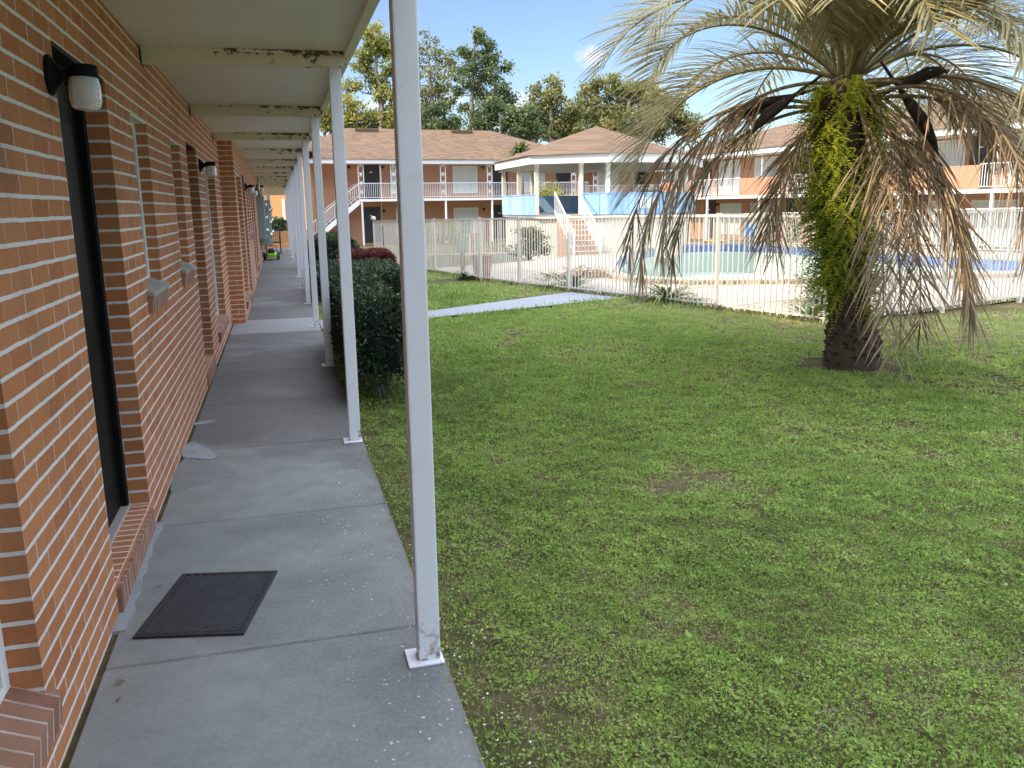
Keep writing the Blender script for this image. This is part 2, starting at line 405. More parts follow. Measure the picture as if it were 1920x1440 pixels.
# ------------------------------------------------------------------ camera
F_, TH, YAW, ROLL, EYE = 1600., .2061, .2605, -.0164, 1.575
Fw = Vector((math.sin(YAW) * math.cos(TH), math.cos(YAW) * math.cos(TH), -math.sin(TH)))
Rt = Vector((math.cos(YAW), -math.sin(YAW), 0)); Up = Rt.cross(Fw)
c, s_ = math.cos(ROLL), math.sin(ROLL); Rr = c * Rt + s_ * Up; Ur = -s_ * Rt + c * Up
cam = bpy.data.objects.new('camera', bpy.data.cameras.new('camera')); COL.objects.link(cam)
M = Matrix((Rr, Ur, -Fw)).transposed().to_4x4(); M.translation = Vector((0, 0, EYE)); cam.matrix_world = M
cam.data.sensor_width = 36; cam.data.lens = 36 * F_ / 1920; cam.data.clip_end = 2000; cam.data.clip_start = .05
scene.camera = cam

# ------------------------------------------------------------------ light
AZ, EL = 74., 41.5
d = Vector((math.sin(rad(AZ)) * math.cos(rad(EL)), math.cos(rad(AZ)) * math.cos(rad(EL)), -math.sin(rad(EL))))
sun = bpy.data.objects.new('sun', bpy.data.lights.new('sun', 'SUN')); COL.objects.link(sun)
sun.data.energy = 3.0; sun.data.angle = rad(.55); sun.data.color = (1., .83, .60)
sun.rotation_euler = d.to_track_quat('-Z', 'Y').to_euler()
w = bpy.data.worlds.new('World'); scene.world = w; w.use_nodes = True
wt = w.node_tree; wt.nodes.clear()
wo = wt.nodes.new('ShaderNodeOutputWorld'); bg = wt.nodes.new('ShaderNodeBackground'); sky = wt.nodes.new('ShaderNodeTexSky')
sky.sky_type = 'NISHITA'; sky.sun_disc = False; sky.sun_elevation = rad(EL); sky.sun_rotation = rad(180 + AZ)
sky.air_density = .9; sky.dust_density = .7; sky.ozone_density = 2.6
bg.inputs[1].default_value = .10
# a few small fair-weather clouds, placed by direction on the sky itself
tc = wt.nodes.new('ShaderNodeTexCoord')
def wmath(op, a, b):
    nd = wt.nodes.new('ShaderNodeMath'); nd.operation = op
    for i, v in enumerate((a, b)):
        if hasattr(v, 'links') : wt.links.new(v, nd.inputs[i])
        else: nd.inputs[i].default_value = v
    return nd.outputs[0]
nz = wt.nodes.new('ShaderNodeTexNoise'); nz.inputs['Scale'].default_value = 34; nz.inputs['Detail'].default_value = 6; nz.inputs['Roughness'].default_value = .6
wt.links.new(tc.outputs['Generated'], nz.inputs['Vector'])
total = None
for (dx, dy, dz, r, a) in [(.341, .926, .160, .026, .6), (.66, .74, .122, .03, .7), (.69, .71, .130, .034, .6), (.262, .957, .112, .032, .55), (.20, .972, .122, .03, .5), (.11, .985, .115, .035, .5), (.62, .77, .10, .035, .5)]:
    v = Vector((dx, dy, dz)).normalized()
    vd = wt.nodes.new('ShaderNodeVectorMath'); vd.operation = 'SUBTRACT'; wt.links.new(tc.outputs['Generated'], vd.inputs[0]); vd.inputs[1].default_value = v
    vs = wt.nodes.new('ShaderNodeVectorMath'); vs.operation = 'MULTIPLY'; wt.links.new(vd.outputs[0], vs.inputs[0]); vs.inputs[1].default_value = (1, 1, 1.7)
    ln = wt.nodes.new('ShaderNodeVectorMath'); ln.operation = 'LENGTH'; wt.links.new(vs.outputs[0], ln.inputs[0])
    e = wmath('ADD', wmath('SUBTRACT', 1.0, wmath('DIVIDE', ln.outputs['Value'], r)), wmath('MULTIPLY', wmath('SUBTRACT', nz.outputs[0], .5), 2.4))
    mr = wt.nodes.new('ShaderNodeMapRange'); wt.links.new(e, mr.inputs[0]); mr.inputs[1].default_value = .1; mr.inputs[2].default_value = 1.1; mr.inputs[4].default_value = a; mr.interpolation_type = 'SMOOTHSTEP'
    total = mr.outputs[0] if total is None else wmath('MAXIMUM', total, mr.outputs[0])
# added bright cloud overhead, out of view, to lift light in the shade
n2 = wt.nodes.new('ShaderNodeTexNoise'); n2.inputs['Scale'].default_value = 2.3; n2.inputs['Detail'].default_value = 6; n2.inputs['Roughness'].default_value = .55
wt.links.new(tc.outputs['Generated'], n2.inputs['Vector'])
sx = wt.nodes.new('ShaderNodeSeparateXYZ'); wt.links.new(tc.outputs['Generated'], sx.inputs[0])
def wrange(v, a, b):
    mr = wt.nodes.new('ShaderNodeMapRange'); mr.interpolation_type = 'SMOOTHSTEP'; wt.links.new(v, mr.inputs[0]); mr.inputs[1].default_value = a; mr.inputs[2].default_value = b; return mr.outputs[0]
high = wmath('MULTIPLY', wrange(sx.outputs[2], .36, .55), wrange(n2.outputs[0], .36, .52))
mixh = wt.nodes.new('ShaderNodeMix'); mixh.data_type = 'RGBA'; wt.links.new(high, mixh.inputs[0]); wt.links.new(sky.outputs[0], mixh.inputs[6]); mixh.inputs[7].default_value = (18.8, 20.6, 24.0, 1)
mixn = wt.nodes.new('ShaderNodeMix'); mixn.data_type = 'RGBA'; wt.links.new(total, mixn.inputs[0])
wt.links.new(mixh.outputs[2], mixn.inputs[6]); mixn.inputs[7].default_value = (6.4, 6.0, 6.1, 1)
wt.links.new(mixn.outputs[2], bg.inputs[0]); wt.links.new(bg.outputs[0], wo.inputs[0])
scene.view_settings.view_transform = 'Standard'; scene.view_settings.look = 'None'
scene.view_settings.exposure = 1.02; scene.view_settings.gamma = 1
try:
    scene.cycles.max_bounces = 9; scene.cycles.diffuse_bounces = 7; scene.cycles.transparent_max_bounces = 8
except Exception: pass

# ------------------------------------------------------------------ the setting: ground, deck, path, pool, walkway
FA = [(2.95, 27.9), (3.9, 22.2), (4.35, 18.9), (4.72, 16.95), (5.17, 15.15), (5.66, 13.35), (6.19, 11.4), (6.72, 9.5)]   # long fence run
FB = [(6.72, 9.5), (7.9, 9.78), (9.0, 10.05), (10.9, 10.6), (12.8, 11.12), (14.7, 11.65), (16.6, 12.15)]
def fence_x(y):
    ys = [p[1] for p in FA][::-1]; xs = [p[0] for p in FA][::-1]
    return np.interp(y, ys, xs)
POOL = [(7.45, 17.0), (7.75, 16.2), (8.45, 15.6), (9.4, 15.2), (10.6, 15.0), (12.0, 14.9), (13.2, 14.6), (14.4, 14.3), (15.8, 14.3), (17.1, 15.0), (17.9, 16.4), (18.2, 18.2),
        (18.1, 20.5), (18.1, 23), (18.6, 26), (19.3, 29), (19.7, 31.8), (19.5, 33.8), (18.5, 34.8), (17.2, 34.6), (15.6, 33.2), (13.6, 31.0), (11.9, 28.4), (10.3, 25.2), (8.9, 22), (7.8, 19.2), (7.45, 18)]
def smooth_loop(pts, it=2):
    for _ in range(it):
        q = []
        for i in range(len(pts)):
            a = pts[i]; b = pts[(i + 1) % len(pts)]
            q += [(.75 * a[0] + .25 * b[0], .75 * a[1] + .25 * b[1]), (.25 * a[0] + .75 * b[0], .25 * a[1] + .75 * b[1])]
        pts = q
    return pts
POOL = smooth_loop(POOL, 2)
def offset_loop(pts, r):
    out = []; n = len(pts)
    for i in range(n):
        a = Vector(pts[i - 1]); b = Vector(pts[(i + 1) % n]); t = (b - a).normalized(); out.append((pts[i][0] + t.y * r, pts[i][1] - t.x * r))
    return out
PO = offset_loop(POOL, .36)
def sheet(name, outer, holes, z, mat, cuts=(13.,)):
    bm = bmesh.new(); es = []
    for loop in [outer] + holes:
        vs = [bm.verts.new((x, y, 0)) for x, y in loop]
        es += [bm.edges.new((vs[i], vs[(i + 1) % len(vs)])) for i in range(len(vs))]
    bmesh.ops.triangle_fill(bm, edges=es, use_beauty=True)
    for cy in cuts:
        bmesh.ops.bisect_plane(bm, geom=bm.verts[:] + bm.edges[:] + bm.faces[:], plane_co=(0, cy, 0), plane_no=(0, 1, 0))
    for v in bm.verts: v.co.z = zg(v.co.y) + z
    for f in bm.faces:
        f.normal_update()
        if f.normal.z < 0: f.normal_flip()
    me = bpy.data.meshes.new(name); bm.to_mesh(me); bm.free(); me.materials.append(MAT[mat])
    return tag(link(name, me), kind='structure')
sheet('ground', [(-260, -60), (400, -60), (400, 500), (-260, 500)], [[(7.0, 13.6), (20.6, 13.6), (20.6, 35.6), (7.0, 35.6)]], -.012, 'ground', (13., 62.))
DECK = [(5.25, 15.25), (5.74, 13.4), (6.27, 11.5), (6.82, 9.62), (7.9, 9.88), (9.0, 10.15), (10.9, 10.7), (16.6, 12.25), (22.6, 14.5), (22.4, 25), (21.3, 38.5), (16, 40), (12, 33), (10.6, 30.3), (8.4, 27.2), (4.4, 24.6), (3.75, 23.6), (4.0, 22.2), (4.45, 18.9), (4.82, 16.95)]
sheet('pool_deck', DECK, [PO], .014, 'concrete_deck')
# deck joints
m = MB()
for (a, b) in [((6.3, 11.6), (13.5, 13.9)), ((5.6, 14.0), (8.0, 14.9)), ((6.9, 9.9), (7.1, 15.9)), ((9.3, 10.35), (9.5, 14.9)), ((5.2, 18), (7.4, 18.6)), ((11.8, 11.1), (12.0, 14.6)), ((4.6, 21), (8.4, 22.4))]:
    m.add([(a[0], a[1] - .02, zg(a[1]) + .019), (b[0], b[1] - .02, zg(b[1]) + .019), (b[0], b[1] + .02, zg(b[1]) + .019), (a[0], a[1] + .02, zg(a[1]) + .019)], [(0, 1, 2, 3)])
tag(m.build('deck_joint_lines', 'soil'), kind='structure')
n = len(POOL)
pool = tag(empty('swimming_pool', (13, 22, 0)), 'drained kidney shaped pool with blue tile band and pale plaster walls', 'swimming pool')
def loc(o, p): o.location = (-p.location[0], -p.location[1], -p.location[2]); return o
m = MB(); Z0 = [zg(y) for x, y in POOL]
for i in range(n):
    j = (i + 1) % n
    a, b, A, B = POOL[i], POOL[j], PO[i], PO[j]; za, zb = zg(a[1]), zg(b[1])
    vs = [(*A, za - .05), (*B, zb - .05), (*A, za + .11), (*B, zb + .11), (*a, za + .125), (*b, zb + .125), (*a, za + .06), (*b, zb + .06)]
    m.add(vs, [(0, 1, 3, 2), (2, 3, 5, 4), (4, 5, 7, 6)])
loc(m.build('coping', 'concrete_deck', pool), pool)
m = MB(); k = MB()
for i in range(n):
    j = (i + 1) % n; a, b = POOL[i], POOL[j]; za, zb = zg(a[1]) + .06, zg(b[1]) + .06
    m.add([(*a, za), (*b, zb), (*b, zb - .30), (*a, za - .30)], [(0, 1, 2, 3)])
    k.add([(*a, za - .30), (*b, zb - .30), (*b, -1.45), (*a, -1.45)], [(0, 1, 2, 3)])
loc(m.build('tile_band', 'pool_tile', pool), pool)
k.poly([(x, y, -1.45) for x, y in POOL])
loc(k.build('basin', 'pool_plaster', pool), pool)

# garden path
PATH = [(.47, 11.35), (2.1, 12.05), (5.35, 13.35), (5.72, 13.1), (5.2, 15.0), (4.95, 15.1), (2.25, 12.95), (.47, 12.35)]
PATH = [(.47, 11.45), (2.12, 12.1), (5.62, 13.45), (5.17, 15.05), (2.25, 12.95), (.47, 12.4)]
sheet('garden_path', PATH, [], .02, 'concrete_path')
# walkway slabs
m = MB(); ys = [-3.0] + [3.02 + 1.425 * k for k in range(-3, 25)]
wk = MB()
for a, b in zip(ys[:-1], ys[1:]):
    x0 = -.698 if a < 12.4 else -.525
    wk.box(x0, .47, a + .004, b - .004, -.12, 0.)
o = wk.build('walkway', 'concrete_walk', None, .006); tag(o, kind='structure')
m.box(-.74, .46, -3, ys[-1], -.16, -.022); tag(m.build('walkway_bedding', 'soil'), kind='structure')
# cement smears against the wall and at the door
def smear(pts, z, name='cement_patch', mat='concrete_patch'):
    if len(pts) < 14: pts = [(max(-.719, x + (random.gauss(0, .006) if x > -.7 else 0)), y + random.gauss(0, .006)) for x, y in smooth_loop(pts, 3)]
    mm = MB(); mm.prism(pts, -.01, z); tag(mm.build(name, mat), kind='structure')
def blob_strip(y0, y1, w0, w1, z):
    pts = []; k = 14
    for i in range(k + 1):
        y = y0 + (y1 - y0) * i / k; pts.append((-.715 + w0 + (w1 - w0) * i / k + random.uniform(-.012, .018), y))
    smear(pts + [(-.719, y1), (-.719, y0)], z)
blob_strip(3.30, 4.50, .05, .035, .006)
smear([(-.719, 5.72), (-.719, 6.08), (-.66, 6.12), (-.60, 5.97), (-.56, 5.92), (-.50, 5.74), (-.47, 5.66), (-.55, 5.62), (-.62, 5.68)], .005)
smear([(-.719, 4.95), (-.719, 5.70), (-.62, 5.66), (-.5, 5.6), (-.40, 5.38), (-.32, 5.22), (-.45, 5.18), (-.58, 5.06)], .0025, 'mortar_skim', 'skim')
smear([(-.719, 6.62), (-.719, 6.70), (-.6, 6.74), (-.55, 6.70), (-.62, 6.63)], .003)
# far end: sunlit pavement beyond the walkway
m = MB(); m.prism([(-6, 37.6), (3.2, 37.6), (3.2, 50), (-6, 50)], lambda x, y: zg(y) - .1, lambda x, y: zg(y) + .012); tag(m.build('pavement', 'concrete_deck'), kind='structure')

# ------------------------------------------------------------------ near building
XW, X2, YP = -.72, -.53, 12.6
near = tag(empty('motel_building', (-.72, 0, 0)), 'long orange brick motel wing with covered walkway, black doors and white posts', 'building')
nb = lambda mb, name, mat, parent=None, **k: (lambda o: (setattr(o, 'location', (.72, 0, 0)) if parent is None else None, o)[1])(mb.build(name, mat, parent or near, **k))
def wall_face(mb, X, y0, y1, z0, z1, ops, depth, nx=1):
    """wall face at x=X (facing +x) with recessed openings (ya, yb, za, zb)"""
    yy = sorted({y0, y1, *[o[0] for o in ops], *[o[1] for o in ops]}); zz = sorted({z0, z1, *[o[2] for o in ops], *[o[3] for o in ops]})
    for a, b in zip(yy[:-1], yy[1:]):
        for c_, e in zip(zz[:-1], zz[1:]):
            ym, zm = (a + b) / 2, (c_ + e) / 2
            if any(o[0] < ym < o[1] and o[2] < zm < o[3] for o in ops): continue
            mb.add([(X, a, c_), (X, b, c_), (X, b, e), (X, a, e)], [(0, 1, 2, 3)])
    for (a, b, c_, e) in ops:
        q = X - depth
        mb.add([(X, b, c_), (q, b, c_), (q, b, e), (X, b, e)], [(0, 1, 2, 3)])
        mb.add([(q, a, c_), (X, a, c_), (X, a, e), (q, a, e)], [(0, 1, 2, 3)])
        mb.add([(X, a, e), (X, b, e), (q, b, e), (q, a, e)], [(0, 1, 2, 3)])
        mb.add([(q, a, c_), (q, b, c_), (X, b, c_), (X, a, c_)], [(0, 1, 2, 3)])
ch = .0677
DT, WT, WB, BB = 32 * ch, 31 * ch, 17 * ch, 4 * ch
DOORS = [(3.46, 4.43), (8.10, 9.06)]
SMALL = [(5.12, 5.70), (6.88, 7.50)]
BIG = [(.62, 2.44), (9.92, 11.45)]
ops1 = [(a, b, 2 * ch, DT) for a, b in DOORS] + [(a, b, WB - .1, WT) for a, b in SMALL] + [(a, b, BB - .15, WT) for a, b in BIG]
DOORS2 = [(15.35, 16.3), (19.75, 20.7), (30.2, 31.1)]; SMALL2 = [(17.2, 17.75), (18.35, 18.9)]; BIG2 = [(13.2, 14.6), (21.4, 22.8), (28.0, 29.4), (32.2, 33.6)]
ops2 = [(a, b, 2 * ch, DT) for a, b in DOORS2] + [(a, b, WB - .1, WT) for a, b in SMALL2] + [(a, b, BB - .15, WT) for a, b in BIG2]
m = MB(); m2 = MB()
wall_face(m, XW, -3.0, YP, -.2, 2.62, ops1, .105)
wall_face(m, X2, YP, 37.6, -.6, 2.62, ops2, .105)
m.add([(X2, YP, -.2), (XW, YP, -.2), (XW, YP, 2.62), (X2, YP, 2.62)], [(3, 2, 1, 0)])
m.add([(X2, 37.6, -.6), (-9, 37.6, -.6), (-9, 37.6, 5.1), (X2, 37.6, 5.1)], [(3, 2, 1, 0)])
m.add([(XW, -3, -.2), (-9, -3, -.2), (-9, -3, 5.1), (XW, -3, 5.1)], [(0, 1, 2, 3)])
m.add([(-9, -3, -.2), (-9, 37.6, -.2), (-9, 37.6, 5.1), (-9, -3, 5.1)], [(0, 1, 2, 3)])
m.add([(XW, -3, 2.8), (XW, 37.6, 2.8), (XW, 37.6, 5.1), (XW, -3, 5.1)], [(0, 1, 2, 3)])      # upper storey front
wall = nb(m, 'wall', 'brick_orange')
wall.data.materials[0] = MAT['brick_orange']
# interior blocker behind the openings so nothing shines through
m = MB(); m.box(-1.1, -1.06, -2.9, 37.5, -.1, 2.6); nb(m, 'inner_wall', 'black_paint')
def door(ya, yb, X, label=None):
    q = X - .105
    f = MB(); w_ = .05
    f.box(q - .06, q + .012, ya, ya + w_, 2 * ch, DT); f.box(q - .06, q + .012, yb - w_, yb, 2 * ch, DT); f.box(q - .06, q + .012, ya + w_, yb - w_, DT - w_, DT)
    d_ = MB(); d_.box(q - .05, q - .02, ya + w_, yb - w_, 2 * ch + .012, DT - w_)
    for zz in ((.32, .95), (1.08, 1.95)):
        for k in range(2):
            a = ya + .14 + k * .36; d_.box(q - .022, q - .012, a, a + .28, zz[0], zz[1])
    o = nb(d_, 'door', 'black_paint', bevel=.004)
    t_ = MB(); t_.box(q + .012, X - .004, ya + .001, yb - .001, DT - .014, DT + .002); t_.build('lintel', 'black_paint', o)
    if label: o['label'] = label
    f = f.build('frame', 'black_paint', o, .004)
    k = MB(); k.lathe([(0, -.02), (.02, -.02), (.012, 0), (.012, .03), (.028, .045), (.03, .06), (.02, .075), (0, .078)], 14, Matrix.Translation((q - .02, ya + .13, 1.02)) @ Matrix.Rotation(rad(90), 4, 'Y')); k.build('knob', 'steel', o)
    s = MB(); s.box(q - .06, q + .02, ya, yb, 2 * ch - .03, 2 * ch + .014); s.build('threshold', 'sill_cap', o, .004)
    s = MB(); s.add([(X - .15, ya + .002, .118), (X + .018, ya + .002, .108), (X + .018, yb - .002, .108), (X - .15, yb - .002, .118), (X - .15, ya + .002, -.05), (X + .018, ya + .002, -.05), (X + .018, yb - .002, -.05), (X - .15, yb - .002, -.05)],
                  [(0, 1, 2, 3), (1, 5, 6, 2), (0, 4, 5, 1), (3, 2, 6, 7)])
    s.build('sill', 'brick_rowlock', o)
for a, b in DOORS: door(a, b, XW)
for a, b in DOORS2: door(a, b, X2)
def window(ya, yb, X, zb, zt, small):
    q = X - (.085 if small else .105); w_ = .045
    f = MB()
    f.box(q - .03, q + .022, ya, ya + w_, zb, zt); f.box(q - .03, q + .022, yb - w_, yb, zb, zt)
    f.box(q - .03, q + .022, ya + w_, yb - w_, zt - w_, zt); f.box(q - .03, q + .022, ya + w_, yb - w_, zb, zb + w_)
    zm = (zb + zt) / 2; f.box(q - .02, q + .014, ya + w_, yb - w_, zm - .02, zm + .02)
    o = nb(f, 'window', 'white_trim', bevel=.004)
    t_ = MB(); t_.box(q + .022, X - .004, ya + .001, yb - .001, zt - .012, zt + .002); t_.build('lintel', 'white_trim', o)
    g = MB(); g.box(q - .012, q - .006, ya + w_, yb - w_, zb + w_, zt - w_); g.build('pane', 'window_glass', o)
    if small:
        s = MB(); x0, x1 = X - .10, X + .03
        s.add([(x0, ya - .07, zb + .02), (x1, ya - .07, zb - .035), (x1, yb + .07, zb - .035), (x0, yb + .07, zb + .02), (x0, ya - .07, zb - .13), (X + .02, ya - .07, zb - .13), (X + .02, yb + .07, zb - .13), (x0, yb + .07, zb - .13)],
              [(0, 1, 2, 3), (1, 5, 6, 2), (0, 4, 5, 1), (3, 2, 6, 7), (4, 7, 6, 5)])
        s2 = MB(); s2.add([(x0, ya - .075, zb + .045), (x1 + .005, ya - .075, zb - .014), (x1 + .005, yb + .075, zb - .014), (x0, yb + .075, zb + .045), (x0, ya - .075, zb + .018), (x1 + .008, ya - .075, zb - .039), (x1 + .008, yb + .075, zb - .039), (x0, yb + .075, zb + .018)],
                          [(0, 1, 2, 3), (1, 5, 6, 2), (0, 4, 5, 1), (3, 2, 6, 7)])
        e = s.build('sill', 'brick_rowlock', o); s2.build('sill_cap', 'sill_cap', o)
    else:
        s = MB(); x0, x1 = X - .10, X + .035
        s.add([(x0, ya - .03, zb + .03), (x1, ya - .03, zb - .03), (x1, yb + .03, zb - .03), (x0, yb + .03, zb + .03), (x0, ya - .03, zb - .2), (X + .025, ya - .03, zb - .125), (X + .025, yb + .03, zb - .125), (x0, yb + .03, zb - .2)],
              [(0, 1, 2, 3), (1, 5, 6, 2), (0, 4, 5, 1), (3, 2, 6, 7), (4, 7, 6, 5)])
        s.build('sill', 'brick_rowlock', o)
for a, b in SMALL: window(a, b, XW, WB, WT, True)
for a, b in SMALL2: window(a, b, X2, WB, WT, True)
for a, b in BIG: window(a, b, XW, BB, WT, False)
for a, b in BIG2: window(a, b, X2, BB, WT, False)
# walkway roof (slab of the upper gallery), beams and posts
PY = [-.25] + [2.77 + 3.02 * k for k in range(12)]
m = MB(); m.box(-.74, .50, -3, 38.2, 2.535, 2.70); m.box(.47, .52, -3, 38.2, 2.50, 2.72); 
slab = nb(m, 'walkway_roof', 'soffit')
m = MB(); m.box(-9.4, .75, -3.6, 38.4, 5.0, 5.12)
e0, e1, r0 = (-9.4, -3.6), (.75, 38.4), 6.75
m.add([(-9.4, -3.6, 5.125), (.75, -3.6, 5.125), (.75, 38.4, 5.125), (-9.4, 38.4, 5.125), (-4.3, 1.4, r0), (-4.3, 33.4, r0)], [(0, 1, 4), (1, 2, 5, 4), (2, 3, 5), (3, 0, 4, 5)])
nb(m, 'roof', 'shingle')
for y in PY + [38.0]:
    b = MB(); lo = 2.445 if y < 37.5 else 2.16
    b.box(-.735, .49, y - .05, y + .04, lo, 2.537)
    b.box(-.735, .49, y - .075, y - .05, 2.515, 2.537)
    b.build('beam', 'beam_paint', slab, .004)
# small dark strips where the beams meet the brick
m = MB()
for y in PY: m.box(-.722, -.712, y - .09, y - .05, 2.44, 2.53); m.box(-.722, -.715, y - .075, y + .06, 2.43, 2.446)
nb(m, 'beam_mark', 'dark_metal')
for i, y in enumerate(PY[1:]):
    p = MB(); p.box(.375, .452, y - .036, y + .036, .008, 2.446)
    po = nb(p, 'post', 'post_white', bevel=.006, seg=2)
    p = MB(); p.box(.335, .462, y - .06, y + .065, .0, .011); bp = p.build('base_plate', 'plate_paint', po, .003)

# wall lamps (jelly-jar lights)
def wall_lamp(y, z, X, label, size=1.):
    o = tag(empty('wall_lamp', (X, y, z)), label, 'wall lamp', 'wall lamps along the brick walkway'); o.scale = (size * .86,) * 3
    RY = Matrix.Rotation(rad(90), 4, 'Y')
    b = MB(); b.lathe([(0, .0), (.066, .0), (.066, .012), (.056, .022), (.038, .034), (.030, .05), (0, .05)], 24, Matrix.Scale(1.18, 4, (0, 0, 1)) @ RY); b.build('backplate', 'black_paint', o)
    b = MB(); b.tube([(.03, 0, 0), (.06, 0, .002), (.075, 0, .008), (.09, 0, .012)], [.033, .024, .022, .026], 12); b.build('arm', 'black_paint', o)
    T = Matrix.Translation((.128, 0, 0))
    b = MB(); b.lathe([(0, .040), (.050, .040), (.056, .034), (.058, .0), (.056, -.006), (.0, -.006)], 28, T); b.build('cap', 'black_paint', o)
    prof = [(.046, -.004)]
    for k in range(15):
        z0 = -.010 - k * .0074; r = .052 + .006 * math.sin(min(1, k / 5) * 1.57) - (.006 * max(0, k - 11) / 3)
        prof += [(r, z0), (r + .0028, z0 - .0032), (r, z0 - .0064)]
    prof += [(.044, -.128), (.030, -.132), (0, -.133)]
    b = MB(); b.lathe(prof, 30, T); b.build('glass_jar', 'jar_glass', o)
    b = MB(); b.lathe([(0, -.01), (.013, -.012), (.013, -.035), (.024, -.058), (.027, -.075), (.02, -.094), (0, -.10)], 16, T); b.build('bulb', 'bulb', o)
wall_lamp(3.36, 2.035, XW, 'large jar lamp at the edge of the first black doorway')
wall_lamp(9.32, 2.02, XW, 'jar lamp on the brick between the second doorway and the tall window')
wall_lamp(16.5, 1.98, X2, 'small jar lamp just past the projecting brick pier')
wall_lamp(19.4, 1.98, X2, 'tiny dark jar lamp on the far part of the brick wall')
wall_lamp(26.4, 2.22, X2, 'pale jar lamp above the grey meter cabinets', 1.3)

# door mat
mt = tag(empty('doormat', (-.37, 3.455, .0), rad(-12.5)), 'black ribbed rubber doormat lying askew on the concrete', 'doormat')
hw, hl = .208, .285
b = MB(); b.box(-hw, hw, -hl, hl, .001, .006); b.build('base_sheet', 'rubber', mt, .002)
b = MB(); t_ = .02
b.box(-hw, hw, -hl, -hl + t_, .0055, .011); b.box(-hw, hw, hl - t_, hl, .0055, .011); b.box(-hw, -hw + t_, -hl + t_, hl - t_, .0055, .011); b.box(hw - t_, hw, -hl + t_, hl - t_, .0055, .011)
b.build('border', 'rubber', mt, .003)
b = MB(); i0 = hw - t_ - .004; i1 = hl - t_ - .004; cth, sth = math.cos(rad(32)), math.sin(rad(32))
for k in range(-40, 41):
    cpt = k * .020; seg = []
    ts = np.linspace(-.5, .5, 401); px = ts * cth - cpt * sth; py = ts * sth + cpt * cth
    ok = (abs(px) < i0) & (abs(py) < i1)
    if ok.sum() < 8: continue
    px, py = px[ok], py[ok]; b.bar((px[0], py[0], .0075), (px[-1], py[-1], .0075), .010, .006)
b.build('ribs', 'rubber_worn', mt)

# things at the far end of the walkway
mc = tag(empty('meter_cabinet', (X2, 25.4, 0)), 'grey green electric meter cabinets fixed to the brick wall near the walkway end', 'meter cabinet')
for (a, b_, z0, z1, dp) in [(0, .9, .75, 1.95, .20), (1.0, 2.0, .55, 1.8, .30), (2.15, 3.2, .5, 1.85, .34)]:
    b = MB(); b.box(.0, dp, a, b_, z0, z1); c_ = b.build('cabinet', 'meter_green', mc, .01)
    for k in range(3):
        g = MB(); g.lathe([(0, .07), (.06, .065), (.075, .04), (.08, 0)], 16, Matrix.Translation((dp, (a + b_) / 2, z1 - .25 - .36 * k)) @ Matrix.Rotation(rad(90), 4, 'Y')); g.build('meter', 'steel', c_)
m = MB(); m.tube([(.08, .45, 1.95), (.08, .45, 2.5)], .03, 10); m.build('conduit', 'steel', mc)

mw = tag(empty('lawn_mower', (-.26, 28.4, 0)), 'lime green lawn mower with black wheels parked against the brick wall', 'lawn mower')
b = MB(); b.add([(-.15, -.1, .08), (.15, -.1, .08), (.2, .6, .08), (-.2, .6, .08), (-.11, -.12, .2), (.11, -.12, .2), (.17, .55, .24), (-.17, .55, .24)], [(3, 2, 1, 0), (4, 5, 6, 7), (0, 1, 5, 4), (1, 2, 6, 5), (2, 3, 7, 6), (3, 0, 4, 7)]); b.build('deck', 'lime', mw, .03, 2)
b = MB(); b.add([(-.1, 0, .235), (.1, 0, .235), (.12, .4, .245), (-.12, .4, .245), (-.06, .06, .34), (.06, .06, .34), (.08, .36, .36), (-.08, .36, .36)], [(4, 5, 6, 7), (0, 1, 5, 4), (1, 2, 6, 5), (2, 3, 7, 6), (3, 0, 4, 7)]); b.build('motor_cover', 'tyre', mw, .02, 2)
for sx, sy, r in ((-.19, 0, .1), (.19, 0, .1), (-.23, .55, .12), (.23, .55, .12)):
    b = MB(); b.lathe([(.0, -.025), (r * .6, -.028), (r, -.022), (r, .022), (r * .6, .028), (0, .025)], 20, Matrix.Translation((sx, sy, r)) @ Matrix.Rotation(rad(90), 4, 'Y')); wv = b.build('wheel', 'tyre', mw)
    b = MB(); b.lathe([(.0, -.033), (r * .45, -.031), (r * .5, .031), (0, .033)], 14, Matrix.Translation((sx, sy, r)) @ Matrix.Rotation(rad(90), 4, 'Y')); b.build('hub', 'lime', wv)
b = MB(); b.tube([(-.16, .55, .2), (-.17, .8, .34), (-.16, 1.05, .40), (.16, 1.05, .40), (.17, .8, .34), (.16, .55, .2)], .012, 8); b.build('handle', 'dark_metal', mw)

ch_ = tag(empty('patio_chair', (-.22, 32.6, 0)), 'black metal patio chair with curved arms standing beyond the green mower', 'chair')
for sx in (-.24, .27):
    b = MB(); b.tube([(sx, -.28, 0), (sx - .005, -.26, .3), (sx - .01, -.25, .62), (sx - .01, -.18, .68), (sx, .0, .66), (sx, .22, .70)], .02, 8); b.build('arm', 'dark_metal', ch_)
    b = MB(); b.tube([(sx, .34, 0), (sx, .24, .4), (sx, .28, .7), (sx, .36, .95)], .02, 8); b.build('leg', 'dark_metal', ch_)
b = MB(); b.box(-.24, .27, -.26, .26, .39, .425); b.build('seat', 'dark_metal', ch_, .01)
b = MB()
for k in range(8): b.bar((-.2 + k * .062, .25, .43), (-.2 + k * .062, .35, .93), .012)
b.bar((-.24, .35, .94), (.27, .35, .94), .025); b.build('backrest', 'dark_metal', ch_)

